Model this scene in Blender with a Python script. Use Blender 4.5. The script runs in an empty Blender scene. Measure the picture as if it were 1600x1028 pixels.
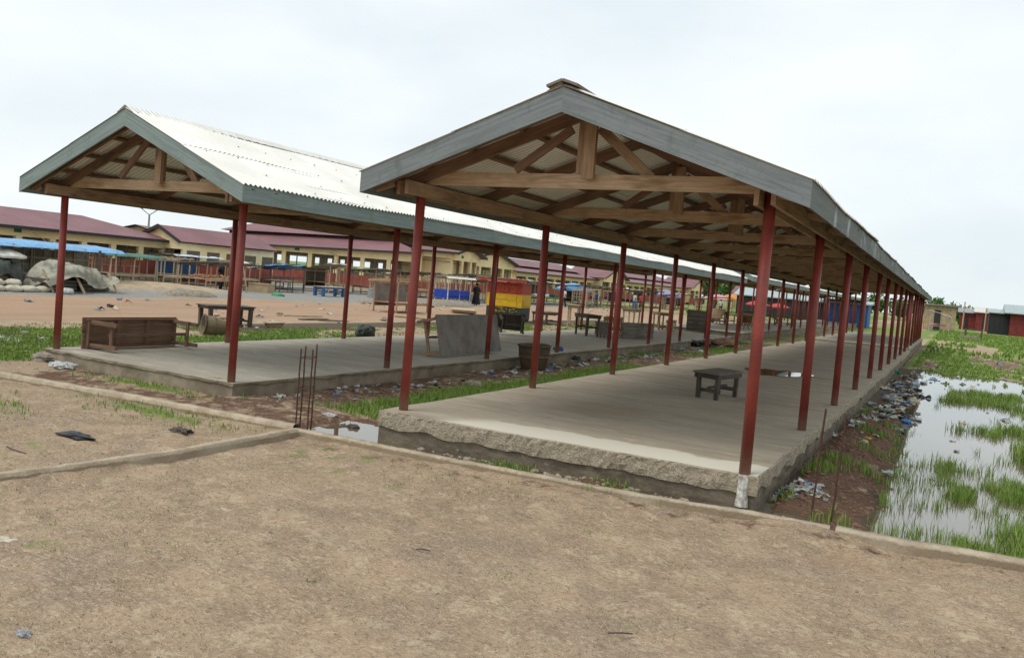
import bpy, math, random
import numpy as np
from mathutils import Vector, Matrix
random.seed(7); RS = np.random.RandomState(5)
S = bpy.context.scene
COL = S.collection
R = math.radians

# ------------------------------------------------------------------ camera
F_PX, YAW, PIT, ROL = 1293.57, .4833, -.0430, .0859
CAM = Vector((5.480, -7.892, 1.621))
PX, PY = 803.42, 491.66
def cam_dir(u, v):
    x = (u-PX)/F_PX; y = -(v-PY)/F_PX
    return axes_apply(x, y, 1.0)
def axes_apply(x, y, f):
    c, s = math.cos(ROL), math.sin(ROL); r = x*c-y*s; up = x*s+y*c
    c, s = math.cos(PIT), math.sin(PIT); fw = f*c-up*s; z = f*s+up*c
    c, s = math.cos(YAW), math.sin(YAW)
    return Vector((r*c-fw*s, r*s+fw*c, z))
def G(u, v, z=-.45):            # the point of the level plane z that photo pixel (u, v) looks at
    d = cam_dir(u, v); t = (z-CAM.z)/d.z
    return Vector((CAM.x+t*d.x, CAM.y+t*d.y, z))
cd = bpy.data.cameras.new('camera'); cam = bpy.data.objects.new('camera', cd); COL.objects.link(cam)
ax, ay, az = axes_apply(1, 0, 0), axes_apply(0, 1, 0), -axes_apply(0, 0, 1)
M = Matrix((ax, ay, az)).transposed().to_4x4(); M.translation = CAM
cam.matrix_world = M
cd.sensor_width = 36; cd.lens = F_PX/1600*36
cd.shift_x = -(PX-800)/1600; cd.shift_y = (PY-514)/1600
cd.clip_start = .1; cd.clip_end = 3000
S.camera = cam
S.render.resolution_x, S.render.resolution_y = 1024, 657
S.view_settings.view_transform = 'Standard'; S.view_settings.look = 'None'
S.view_settings.exposure = 0.5; S.view_settings.gamma = 1

# ------------------------------------------------------------------ light
SUN_EL, SUN_AZ = 58, 215       # azimuth measured clockwise from +y
W = bpy.data.worlds.new("World"); S.world = W; W.use_nodes = True
nt = W.node_tree; nt.nodes.clear()
def N(nt, t, **k):
    n = nt.nodes.new(t)
    for a, b in k.items():
        if hasattr(n, a): setattr(n, a, b)
    return n
out = N(nt, 'ShaderNodeOutputWorld'); bg = N(nt, 'ShaderNodeBackground'); bg.inputs[1].default_value = .1
sky = N(nt, 'ShaderNodeTexSky'); sky.sky_type = 'NISHITA'; sky.sun_disc = False
sky.sun_elevation = R(SUN_EL); sky.sun_rotation = R(SUN_AZ); sky.dust_density = 3
tc = N(nt, 'ShaderNodeTexCoord'); mp = N(nt, 'ShaderNodeMapping'); mp.inputs['Scale'].default_value = (1, 1, 2.6)
nz = N(nt, 'ShaderNodeTexNoise'); nz.inputs['Scale'].default_value = 2.1; nz.inputs['Detail'].default_value = 6; nz.inputs['Roughness'].default_value = .5
nt.links.new(tc.outputs['Generated'], mp.inputs[0]); nt.links.new(mp.outputs[0], nz.inputs['Vector'])
rp = N(nt, 'ShaderNodeValToRGB')
rp.color_ramp.elements[0].position = .34; rp.color_ramp.elements[0].color = (.70, .775, .81, 1)
rp.color_ramp.elements[1].position = .62; rp.color_ramp.elements[1].color = (.86, .90, .905, 1)
nt.links.new(nz.outputs['Fac'], rp.inputs[0])
mul = N(nt, 'ShaderNodeVectorMath', operation='SCALE'); mul.inputs['Scale'].default_value = 8.6
nt.links.new(rp.outputs[0], mul.inputs[0])
mx = N(nt, 'ShaderNodeMix', data_type='RGBA'); mx.inputs[0].default_value = .90
nt.links.new(sky.outputs[0], mx.inputs[6]); nt.links.new(mul.outputs[0], mx.inputs[7])
nt.links.new(mx.outputs[2], bg.inputs[0]); nt.links.new(bg.outputs[0], out.inputs[0])
sd = bpy.data.lights.new('sun', 'SUN'); sd.energy = 1.3; sd.angle = R(30); sd.color = (1, .96, .9)
so = bpy.data.objects.new('sun', sd); COL.objects.link(so)
sdir = Vector((math.sin(R(SUN_AZ))*math.cos(R(SUN_EL)), math.cos(R(SUN_AZ))*math.cos(R(SUN_EL)), math.sin(R(SUN_EL))))
so.rotation_euler = sdir.to_track_quat('Z', 'Y').to_euler()

# ------------------------------------------------------------------ materials
MATS = {}
def newmat(name, rough=.8, metal=0, spec=.3):
    m = bpy.data.materials.new(name); m.use_nodes = True
    b = m.node_tree.nodes['Principled BSDF']
    b.inputs['Roughness'].default_value = rough; b.inputs['Metallic'].default_value = metal
    b.inputs['Specular IOR Level'].default_value = spec
    MATS[name] = m
    return m, m.node_tree, b
def mixc(nt, fac, a, b):
    n = N(nt, 'ShaderNodeMix', data_type='RGBA')
    for i, x in ((0, fac), (6, a), (7, b)):
        if hasattr(x, 'links') or hasattr(x, 'is_linked'): nt.links.new(x, n.inputs[i])
        elif i == 0: n.inputs[0].default_value = x
        else: n.inputs[i].default_value = (*x, 1)
    return n.outputs[2]
def noise(nt, vec, scale, detail=4, rough=.55, dist=0):
    n = N(nt, 'ShaderNodeTexNoise'); n.inputs['Scale'].default_value = scale
    n.inputs['Detail'].default_value = detail; n.inputs['Roughness'].default_value = rough; n.inputs['Distortion'].default_value = dist
    if vec is not None: nt.links.new(vec, n.inputs['Vector'])
    return n.outputs['Fac']
def smooth(nt, v, a, b, lo=0, hi=1):
    n = N(nt, 'ShaderNodeMapRange'); n.interpolation_type = 'SMOOTHSTEP'
    nt.links.new(v, n.inputs[0]); n.inputs[1].default_value = a; n.inputs[2].default_value = b
    n.inputs[3].default_value = lo; n.inputs[4].default_value = hi
    return n.outputs[0]
def math_(nt, op, a, b):
    n = N(nt, 'ShaderNodeMath', operation=op)
    for i, x in enumerate((a, b)):
        if isinstance(x, (int, float)): n.inputs[i].default_value = x
        else: nt.links.new(x, n.inputs[i])
    return n.outputs[0]
def scaled(nt, vec, s):
    n = N(nt, 'ShaderNodeMapping'); n.inputs['Scale'].default_value = s; nt.links.new(vec, n.inputs[0]); return n.outputs[0]
def pos(nt): return N(nt, 'ShaderNodeNewGeometry').outputs['Position']
def objc(nt): return N(nt, 'ShaderNodeTexCoord').outputs['Object']
def uvc(nt): return N(nt, 'ShaderNodeTexCoord').outputs['UV']
def bump(nt, b, h, st=.4, d=.02):
    n = N(nt, 'ShaderNodeBump'); n.inputs['Strength'].default_value = st; n.inputs['Distance'].default_value = d
    nt.links.new(h, n.inputs['Height']); nt.links.new(n.outputs[0], b.inputs['Normal'])
def attr(nt, name):
    n = N(nt, 'ShaderNodeAttribute'); n.attribute_name = name; return n.outputs['Fac']

def plain(name, c, rough=.8, metal=0, var=.25, scale=6, c2=None, bm=.2, spec=.3, detail=5):
    m, nt, b = newmat(name, rough, metal, spec)
    v = pos(nt); f = noise(nt, v, scale, detail, .6)
    c2 = c2 or tuple(x*(1-var) for x in c)
    nt.links.new(mixc(nt, smooth(nt, f, .36, .64), c, c2), b.inputs['Base Color'])
    if bm: bump(nt, b, noise(nt, v, scale*6, 3), bm, .01)
    return m
def wood(name, a, c, d, rough=.85, paint=None):
    m, nt, b = newmat(name, rough)
    v = uvc(nt)
    g = noise(nt, scaled(nt, v, (2.2, 38, 1)), 1, 6, .65, .6)
    k = noise(nt, scaled(nt, v, (1.1, 5, 1)), 1.3, 4)
    col = mixc(nt, smooth(nt, g, .35, .68), a, c)
    col = mixc(nt, smooth(nt, k, .52, .72), col, d)
    blot = noise(nt, pos(nt), 1.9, 4)
    col = mixc(nt, smooth(nt, blot, .5, .72, 0, .55), col, d)
    if paint: col = mixc(nt, smooth(nt, noise(nt, pos(nt), 5, 7, .7), .5, .66), paint, col)
    nt.links.new(col, b.inputs['Base Color']); bump(nt, b, g, .35, .004)
    return m
wood('timber', (.41, .275, .17), (.28, .175, .105), (.16, .105, .065))
wood('timber_pale', (.54, .385, .25), (.38, .26, .165), (.26, .165, .09))
wood('timber_red', (.235, .14, .09), (.16, .092, .06), (.105, .065, .045))
wood('timber_grey', (.22, .19, .155), (.145, .12, .10), (.09, .075, .06))
wood('timber_dark', (.12, .095, .075), (.075, .06, .05), (.045, .04, .035))
wood('timber_light', (.50, .40, .27), (.38, .29, .19), (.27, .2, .13))
def fascia(name, a, c, stain, amt):
    m, nt, b = newmat(name, .6)
    uv = uvc(nt); p = pos(nt)
    g = noise(nt, scaled(nt, uv, (1.3, 30, 1)), 1, 6, .7, .5)
    col = mixc(nt, smooth(nt, g, .4, .66), a, c)
    blot = noise(nt, scaled(nt, p, (1, 1, .6)), 2.2, 7, .72)
    col = mixc(nt, smooth(nt, blot, .53, .66, 0, amt), col, stain)
    fine = noise(nt, p, 30, 3)
    col = mixc(nt, smooth(nt, fine, .55, .75, 0, .35), col, tuple(x*.5 for x in a))
    nt.links.new(col, b.inputs['Base Color']); bump(nt, b, g, .3, .004)
fascia('fascia_grey', (.195, .222, .226), (.135, .155, .158), (.10, .115, .105), .6)
fascia('fascia_green', (.225, .28, .27), (.155, .20, .19), (.15, .18, .16), .5)
fascia('fascia_worn', (.11, .115, .10), (.075, .08, .07), (.40, .45, .46), .9)
# red painted steel
m, nt, b = newmat('steel_red', .5, 0, .4)
p = pos(nt); col = mixc(nt, smooth(nt, noise(nt, p, 3, 5), .4, .66), (.26, .045, .031), (.18, .034, .026))
col = mixc(nt, smooth(nt, noise(nt, p, 38, 4, .7), .63, .70, 0, .7), col, (.30, .17, .13))
col = mixc(nt, smooth(nt, noise(nt, scaled(nt, p, (9, 9, 1.6)), 1.3, 5, .7), .56, .68, 0, .55), col, (.15, .045, .035))
o = objc(nt); sep = N(nt, 'ShaderNodeSeparateXYZ'); nt.links.new(o, sep.inputs[0])
dirt = math_(nt, 'ADD', sep.outputs[2], math_(nt, 'MULTIPLY', noise(nt, p, 14, 3), .22))
col = mixc(nt, smooth(nt, dirt, .10, .42, .75, 0), col, (.26, .17, .12))
nt.links.new(col, b.inputs['Base Color']); bump(nt, b, noise(nt, p, 60, 2), .1, .003)
# roof sheet
m, nt, b = newmat('roof_sheet', .5, .1, .4)
p = pos(nt)
col = mixc(nt, smooth(nt, noise(nt, scaled(nt, p, (1, 1, 1)), 1.1, 6, .6), .35, .7), (.80, .79, .74), (.68, .665, .61))
sy = N(nt, 'ShaderNodeSeparateXYZ'); nt.links.new(objc(nt), sy.inputs[0])
wv = math_(nt, 'SINE', math_(nt, 'MULTIPLY', sy.outputs[1], 2*math.pi/.085), 0)
col = mixc(nt, math_(nt, 'MULTIPLY', smooth(nt, wv, -.3, -.95), smooth(nt, noise(nt, p, 1.6, 5), .3, .6, .35, .75)), col, (.36, .31, .235))  # grimy valley stripes: side-light shading of the corrugation painted into the colour
col = mixc(nt, smooth(nt, noise(nt, p, 18, 4, .7), .62, .75, 0, .5), col, (.36, .32, .26))
nt.links.new(col, b.inputs['Base Color'])
# slab concrete
def concrete(name, a, c, e, front=False):
    m, nt, b = newmat(name, .82, 0, .35)
    p = pos(nt); st = noise(nt, scaled(nt, p, (.55, 2.6, 1)), 1.2, 7, .62, .4)
    col = mixc(nt, smooth(nt, st, .34, .68), a, c)
    st2 = noise(nt, scaled(nt, p, (.28, 1.0, 1)), 1.0, 5, .6, .3)
    col = mixc(nt, smooth(nt, st2, .5, .7, 0, .75), col, e)
    fine = noise(nt, scaled(nt, p, (6, 26, 8)), 1, 4, .6)
    col = mixc(nt, smooth(nt, fine, .45, .68, 0, .6), col, tuple(x*.72 for x in a))
    col = mixc(nt, smooth(nt, noise(nt, scaled(nt, p, (1.6, 9, 1)), .8, 6, .7), .55, .66, 0, .6), col, tuple(x*1.35 for x in a))
    col = mixc(nt, smooth(nt, noise(nt, scaled(nt, p, (.8, 4.5, 1)), 1.1, 7, .75), .55, .64, 0, .35), col, tuple(x*.85 for x in e))
    col = mixc(nt, smooth(nt, noise(nt, p, 3.5, 5, .8), .64, .69, 0, .6), col, tuple(x*.55 for x in e))
    vc = N(nt, 'ShaderNodeTexVoronoi'); vc.feature = 'DISTANCE_TO_EDGE'; vc.inputs['Scale'].default_value = .42
    wn = N(nt, 'ShaderNodeTexNoise'); wn.inputs['Scale'].default_value = 1.6; wn.inputs['Detail'].default_value = 6; nt.links.new(p, wn.inputs['Vector'])
    wa = N(nt, 'ShaderNodeVectorMath', operation='MULTIPLY_ADD'); nt.links.new(wn.outputs['Color'], wa.inputs[0]); wa.inputs[1].default_value = (1.1, 1.1, 0); nt.links.new(p, wa.inputs[2]); nt.links.new(wa.outputs[0], vc.inputs['Vector'])
    col = mixc(nt, math_(nt, 'MULTIPLY', smooth(nt, vc.outputs['Distance'], .001, .006, .55, 0), smooth(nt, noise(nt, p, .7, 3), .5, .6)), col, (.10, .08, .06))
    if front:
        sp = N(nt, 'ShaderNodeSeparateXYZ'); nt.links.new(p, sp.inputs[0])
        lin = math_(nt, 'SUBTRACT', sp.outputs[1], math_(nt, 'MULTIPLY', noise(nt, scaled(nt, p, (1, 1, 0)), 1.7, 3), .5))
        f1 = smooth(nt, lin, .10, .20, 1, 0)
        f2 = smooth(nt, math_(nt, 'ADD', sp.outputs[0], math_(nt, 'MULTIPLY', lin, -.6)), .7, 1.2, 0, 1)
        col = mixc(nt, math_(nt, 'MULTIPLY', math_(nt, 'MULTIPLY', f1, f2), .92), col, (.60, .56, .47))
        d = N(nt, 'ShaderNodeVectorMath', operation='DISTANCE'); d.inputs[1].default_value = (1.55, 2.35, 0)
        nt.links.new(p, d.inputs[0])
        col = mixc(nt, smooth(nt, math_(nt, 'ADD', d.outputs['Value'], noise(nt, p, 2.5, 4)), .7, 1.6, .38, 0), col, (.21, .14, .08))
    nt.links.new(col, b.inputs['Base Color'])
    bump(nt, b, st, .15, .01)
concrete('concrete_floor', (.40, .345, .265), (.32, .265, .195), (.26, .21, .145), True)
concrete('concrete_floor_pale', (.43, .395, .325), (.35, .315, .25), (.27, .235, .18))
m, nt, b = newmat('concrete_rough', .95)
p = pos(nt); vo = N(nt, 'ShaderNodeTexVoronoi'); vo.inputs['Scale'].default_value = 46; vo.inputs['Randomness'].default_value = 1
wp = N(nt, 'ShaderNodeTexNoise'); wp.inputs['Scale'].default_value = 9; wp.inputs['Detail'].default_value = 4; nt.links.new(p, wp.inputs['Vector'])
va = N(nt, 'ShaderNodeVectorMath', operation='MULTIPLY_ADD'); nt.links.new(wp.outputs['Color'], va.inputs[0]); va.inputs[1].default_value = (.16, .16, .16); nt.links.new(p, va.inputs[2]); nt.links.new(va.outputs[0], vo.inputs['Vector'])
n1 = noise(nt, p, 34, 6, .75); n2 = noise(nt, p, 6, 6, .7)
col = mixc(nt, smooth(nt, n1, .38, .62), (.50, .43, .33), (.33, .275, .20))
col = mixc(nt, smooth(nt, vo.outputs['Distance'], .35, .8, 0, .55), col, (.17, .14, .10))
col = mixc(nt, smooth(nt, n2, .46, .62, 0, .6), col, (.36, .30, .215))
nt.links.new(col, b.inputs['Base Color']); bump(nt, b, math_(nt, 'SUBTRACT', n1, math_(nt, 'MULTIPLY', vo.outputs['Distance'], .5)), .8, .02)
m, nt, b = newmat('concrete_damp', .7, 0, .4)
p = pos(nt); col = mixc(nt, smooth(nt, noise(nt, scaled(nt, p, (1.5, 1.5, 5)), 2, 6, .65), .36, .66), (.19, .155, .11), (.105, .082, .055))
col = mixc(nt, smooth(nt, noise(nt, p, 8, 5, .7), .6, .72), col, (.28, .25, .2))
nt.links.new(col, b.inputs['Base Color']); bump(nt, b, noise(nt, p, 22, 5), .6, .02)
m, nt, b = newmat('footing', .93)
p = pos(nt); col = mixc(nt, smooth(nt, noise(nt, p, 4, 8, .75), .40, .6), (.56, .47, .345), (.42, .34, .24))
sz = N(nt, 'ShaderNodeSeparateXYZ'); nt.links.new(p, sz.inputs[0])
col = mixc(nt, smooth(nt, math_(nt, 'ADD', sz.outputs[2], math_(nt, 'MULTIPLY', noise(nt, p, 9, 5, .7), .05)), -.235, -.215, .85, 0), col, (.225, .165, .105))  # soil brown below the top edge, puts the shaded side faces into the colour
col = mixc(nt, smooth(nt, noise(nt, p, 30, 6, .7), .56, .70, 0, .5), col, (.22, .17, .115))
col = mixc(nt, smooth(nt, noise(nt, p, 1.3, 3), .5, .7, 0, .5), col, (.50, .43, .32))
nt.links.new(col, b.inputs['Base Color']); bump(nt, b, noise(nt, p, 24, 7, .75), 1, .03)
plain('concrete_side', (.31, .26, .19), .9, 0, .35, 2.4, (.19, .155, .11), 1.0, detail=8)
plain('white_paint', (.66, .66, .62), .7, 0, .35, 14, (.28, .25, .21), .5)
# water
m, nt, b = newmat('muddy_water', .02, 0, .5)
b.inputs['Base Color'].default_value = (.125, .10, .065, 1); b.inputs['IOR'].default_value = 2.0
p = pos(nt); bump(nt, b, noise(nt, p, 2.2, 3), .035, .02)
# grass blades
def blade(name, c1, c2, c3):
    m, nt, b = newmat(name, .65, 0, .25)
    t = attr(nt, 'tint')
    col = mixc(nt, smooth(nt, t, 0, .6), c1, c2); col = mixc(nt, smooth(nt, t, .75, 1), col, c3)
    nt.links.new(col, b.inputs['Base Color'])
blade('grass_green', (.115, .195, .035), (.19, .285, .055), (.36, .34, .15))
blade('grass_dry', (.30, .235, .15), (.42, .34, .23), (.20, .155, .10))
blade('leaf', (.028, .075, .015), (.06, .13, .025), (.11, .18, .045))

# ground
m, nt, b = newmat('ground', .95, 0, .2)
p = pos(nt)
big = noise(nt, p, .55, 5, .6); mid = noise(nt, p, 2.4, 7, .68); fine = noise(nt, p, 26, 6, .72, .5)
fib = noise(nt, scaled(nt, p, (14, 40, 20)), 1, 4, .7, 2.5)
col = mixc(nt, smooth(nt, mid, .36, .64), (.395, .29, .192), (.29, .212, .142))
col = mixc(nt, smooth(nt, noise(nt, p, 5.5, 6, .7), .52, .65, 0, .8), col, (.48, .385, .265))
col = mixc(nt, smooth(nt, noise(nt, p, .9, 4, .6, .6), .52, .66, 0, .5), col, (.245, .19, .145))
col = mixc(nt, smooth(nt, noise(nt, p, 2.1, 6, .75, .8), .62, .70, 0, .6), col, (.15, .115, .08))
col = mixc(nt, smooth(nt, noise(nt, scaled(nt, p, (1, 1.4, 1)), 1.7, 5, .7), .60, .70, 0, .6), col, (.42, .285, .19))
col = mixc(nt, smooth(nt, big, .52, .72, 0, .6), col, (.33, .215, .135))
col = mixc(nt, smooth(nt, fine, .49, .62, 0, .5), col, (.16, .118, .082))
col = mixc(nt, smooth(nt, fib, .53, .62, 0, .7), col, (.56, .455, .33))
col = mixc(nt, smooth(nt, noise(nt, p, 1.15, 5, .6), .61, .75, 0, .4), col, (.17, .15, .075))
nv = math_(nt, 'SUBTRACT', noise(nt, p, 4.5, 6, .7), .5)
def mask(a, k=1.4, lo=.35, hi=.6):
    return smooth(nt, math_(nt, 'ADD', attr(nt, a), math_(nt, 'MULTIPLY', nv, k)), lo, hi)
lat = mixc(nt, smooth(nt, noise(nt, scaled(nt, p, (1.5, .35, 1)), .6, 6, .6), .35, .66), (.385, .25, .16), (.31, .215, .145))
col = mixc(nt, mask('road', .7), col, lat)
grv = mixc(nt, smooth(nt, noise(nt, p, 9, 6, .8), .35, .65), (.30, .29, .265), (.20, .19, .17))
col = mixc(nt, mask('gravel', .8), col, grv)
snd = mixc(nt, smooth(nt, mid, .4, .6), (.42, .335, .225), (.33, .25, .165))
col = mixc(nt, mask('sand', .9), col, snd)
mud = mixc(nt, smooth(nt, fine, .38, .6), (.175, .10, .065), (.105, .062, .042))
mud = mixc(nt, smooth(nt, noise(nt, p, 16, 5, .8), .6, .7, 0, .8), mud, (.27, .175, .12))
col = mixc(nt, mask('mud'), col, mud)
grs = mixc(nt, smooth(nt, fine, .4, .62), (.125, .20, .04), (.20, .25, .07))
grs = mixc(nt, smooth(nt, mid, .55, .7, 0, .7), grs, (.21, .19, .09))
col = mixc(nt, mask('grass'), col, grs)
col = mixc(nt, mask('wet', .5), col, (.10, .075, .048))
nt.links.new(col, b.inputs['Base Color'])
hh = math_(nt, 'ADD', math_(nt, 'MULTIPLY', mid, .8), math_(nt, 'MULTIPLY', fine, .55))
bump(nt, b, hh, .8, .05)
# the rest
plain('wall_yellow', (.88, .71, .40), .85, 0, .12, 1.2)
plain('wall_red', (.34, .09, .065), .85, 0, .25, 1.5)
plain('roof_maroon', (.225, .108, .115), .55, .1, .2, .5, bm=0)
plain('trim_dark', (.045, .042, .045), .7)
plain('interior_dark', (.16, .13, .09), .9)
plain('interior_cream', (.58, .50, .34), .9)
plain('white_plastic', (.52, .53, .53), .55, 0, .45, 20)
plain('grey_plastic', (.32, .33, .34), .6, 0, .4, 20)
plain('black_plastic', (.02, .021, .025), .4, 0, .3, 15)
plain('blue_plastic', (.08, .22, .5), .45, 0, .3, 15)
plain('yellow_plastic', (.6, .42, .05), .5)
plain('green_plastic', (.03, .25, .09), .5)
plain('red_cloth', (.5, .06, .06), .7)
plain('orange_cloth', (.62, .26, .06), .8)
plain('orange_goods', (.55, .27, .15), .9, 0, .4, 9)
plain('purple_cloth', (.28, .26, .42), .7)
plain('pink_cloth', (.6, .3, .32), .7)
plain('blue_tarp', (.16, .38, .66), .5, 0, .25, 5)
plain('bright_blue_tarp', (.07, .30, .68), .45, 0, .3, 5)
plain('green_tarp', (.04, .16, .12), .6)
plain('white_tarp', (.62, .60, .54), .6, 0, .25, 5)
plain('sheet_blue_white', (.48, .58, .70), .5, .1)
plain('grey_tarp', (.34, .325, .26), .8, 0, .55, 1.6, bm=.25)
plain('dark_tarp', (.07, .08, .07), .8, 0, .4, 3, bm=.8)
plain('sack_cloth', (.52, .48, .38), .9, 0, .25, 5)
plain('paint_blue', (.02, .06, .40), .5)
plain('paint_steel_blue', (.03, .12, .30), .5)
plain('kiosk_red', (.42, .055, .03), .6, 0, .3, 6)
plain('kiosk_yellow', (.66, .40, .02), .6, 0, .18, 6)
plain('kiosk_green', (.035, .06, .05), .6, 0, .4, 6)
plain('sign_green', (.02, .2, .06), .6)
plain('hut_red', (.22, .04, .035), .6, .1, .3, 2)
plain('hut_black', (.035, .035, .038), .7)
plain('hut_blue', (.04, .15, .42), .6)
plain('hut_tan', (.40, .31, .19), .85, 0, .25, 2)
plain('roof_teal', (.40, .47, .47), .5, .2)
plain('rebar_rust', (.10, .05, .035), .85, 0, .4, 60)
plain('skin', (.09, .045, .03), .6)
plain('black_cloth', (.012, .012, .014), .8)
plain('stone', (.30, .26, .205), .95, 0, .4, 8, bm=1)
plain('chipboard', (.24, .215, .19), .85, 0, .2, 3, (.175, .15, .13), .4)
m, nt, b = newmat('wicker', .85)
uv = uvc(nt)
wv = N(nt, 'ShaderNodeTexWave'); wv.wave_type = 'BANDS'; wv.bands_direction = 'Y'; wv.inputs['Scale'].default_value = 7; wv.inputs['Distortion'].default_value = 1.2
nt.links.new(uv, wv.inputs[0])
wx = N(nt, 'ShaderNodeTexWave'); wx.wave_type = 'BANDS'; wx.bands_direction = 'X'; wx.inputs['Scale'].default_value = 3.5
nt.links.new(uv, wx.inputs[0])
mm = math_(nt, 'MULTIPLY', wv.outputs['Fac'], wx.outputs['Fac'])
col = mixc(nt, mm, (.13, .09, .055), (.36, .27, .165))
nt.links.new(col, b.inputs['Base Color']); bump(nt, b, mm, .9, .02)
m = MATS['wicker'].copy(); m.name = 'wicker_pale'; MATS['wicker_pale'] = m
for n_ in m.node_tree.nodes:
    if n_.bl_idname == 'ShaderNodeMix': n_.inputs[6].default_value = (.25, .19, .12, 1); n_.inputs[7].default_value = (.62, .50, .33, 1)
m, nt, b = newmat('sign_lamp', .4)
b.inputs['Base Color'].default_value = (.12, .13, .13, 1)

# ------------------------------------------------------------------ mesh helpers
class MB:
    def __init__(s): s.v = []; s.f = []; s.uv = []; s.mi = []; s.cur = 0
    def quad_uv(s, idx, uvs): s.f.append(tuple(idx)); s.uv.extend(uvs); s.mi.append(s.cur)
    def frame_box(s, c, X, Y, Z, jit=0):
        """box centred c with half-axis vectors; X is the long (grain) direction"""
        b0 = len(s.v); lx, ly, lz = X.length*2, Y.length*2, Z.length*2
        for sx in (-1, 1):
            for sy in (-1, 1):
                for sz in (-1, 1): s.v.append(c+X*sx+Y*sy+Z*sz)
        o = random.random()*20; q = random.random()*20
        def F(a, bb, c_, d, w, h, off): s.quad_uv([b0+a, b0+bb, b0+c_, b0+d], [(o, q+off), (o+w, q+off), (o+w, q+off+h), (o, q+off+h)])
        F(0, 4, 6, 2, lx, ly, 0); F(1, 3, 7, 5, ly, lx, 0)
        s.uv[-4:] = [(o, q), (o, q+ly), (o+lx, q+ly), (o+lx, q)]
        F(0, 1, 5, 4, lx, lz, 0); s.uv[-4:] = [(o, q+3), (o, q+3+lz), (o+lx, q+3+lz), (o+lx, q+3)]
        F(2, 6, 7, 3, lx, lz, 5)
        F(0, 2, 3, 1, lz, ly, 7); F(4, 5, 7, 6, lz, ly, 9)
        return s
    def box(s, lo, hi):
        lo = Vector(lo); hi = Vector(hi); c = (lo+hi)/2; d = (hi-lo)/2
        ax = [Vector((d.x, 0, 0)), Vector((0, d.y, 0)), Vector((0, 0, d.z))]
        i = max(range(3), key=lambda k: d[k])
        return s.frame_box(c, ax[i], ax[(i+1) % 3], ax[(i+2) % 3])
    def bar(s, p0, p1, w, h, up=(0, 0, 1), ext=0):
        p0 = Vector(p0); p1 = Vector(p1); d = (p1-p0).normalized(); p0 -= d*ext; p1 += d*ext
        up = Vector(up)
        if abs(d.dot(up)) > .98: up = Vector((0, 1, 0)) if abs(d.y) < .9 else Vector((1, 0, 0))
        sd = d.cross(up).normalized(); u2 = sd.cross(d)
        return s.frame_box((p0+p1)/2, (p1-p0)/2, sd*w/2, u2*h/2)
    def tube(s, pts, rad, n=8, cap=True):
        pts = [Vector(p) for p in pts]
        if not isinstance(rad, (list, tuple)): rad = [rad]*len(pts)
        b0 = len(s.v); L = 0
        for i, p in enumerate(pts):
            d = (pts[min(i+1, len(pts)-1)]-pts[max(i-1, 0)]).normalized()
            a = d.orthogonal().normalized() if abs(d.z) < .9 else Vector((1, 0, 0)); a = (a-d*a.dot(d)).normalized(); bb = d.cross(a)
            for k in range(n):
                t = 2*math.pi*k/n; s.v.append(p+(a*math.cos(t)+bb*math.sin(t))*rad[i])
        for i in range(len(pts)-1):
            l2 = L+(pts[i+1]-pts[i]).length
            for k in range(n):
                k2 = (k+1) % n
                s.quad_uv([b0+i*n+k, b0+i*n+k2, b0+(i+1)*n+k2, b0+(i+1)*n+k], [(L, k/n), (L, (k+1)/n), (l2, (k+1)/n), (l2, k/n)])
            L = l2
        if cap:
            s.quad_uv([b0+k for k in range(n)][::-1], [(0, 0)]*n); e = b0+(len(pts)-1)*n
            s.quad_uv([e+k for k in range(n)], [(0, 0)]*n)
        return s
    def grid(s, P, uvs=None):
        """P: rows of points"""
        b0 = len(s.v); nr = len(P); nc = len(P[0])
        for r in P: s.v.extend(Vector(q) for q in r)
        for i in range(nr-1):
            for j in range(nc-1):
                s.quad_uv([b0+i*nc+j, b0+i*nc+j+1, b0+(i+1)*nc+j+1, b0+(i+1)*nc+j], [(j*.1, i*.1), (j*.1+.1, i*.1), (j*.1+.1, i*.1+.1), (j*.1, i*.1+.1)])
        return s
    def blob(s, c, r, sq=(1, 1, 1), n=1, jag=.3, seed=None, flat=None):
        """crumpled lump"""
        rr = random.Random(seed) if seed is not None else random
        segs, rings = 7+3*n, 4+2*n; b0 = len(s.v); c = Vector(c)
        ph = [rr.uniform(0, 6.28) for _ in range(6)]
        def rad(t, q): return r*(1+jag*(.5*math.sin(3*t+ph[0])*math.sin(2*q+ph[1])+.4*math.sin(5*t+ph[2]+3*q)+.6*rr.uniform(-.5, .5)))
        s.v.append(c+Vector((0, 0, -r*sq[2])))
        for i in range(1, rings):
            q = math.pi*i/rings
            for k in range(segs):
                t = 2*math.pi*k/segs; a = rad(t, q)
                s.v.append(c+Vector((math.sin(q)*math.cos(t)*a*sq[0], math.sin(q)*math.sin(t)*a*sq[1], -math.cos(q)*a*sq[2])))
        s.v.append(c+Vector((0, 0, r*sq[2]))); e = len(s.v)-1
        for k in range(segs):
            k2 = (k+1) % segs
            s.quad_uv([b0, b0+1+k2, b0+1+k], [(0, 0)]*3)
            for i in range(rings-2):
                a = b0+1+i*segs; s.quad_uv([a+k, a+k2, a+segs+k2, a+segs+k], [(0, 0), (.1, 0), (.1, .1), (0, .1)])
            a = b0+1+(rings-2)*segs; s.quad_uv([a+k, a+k2, e], [(0, 0)]*3)
        return s
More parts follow.
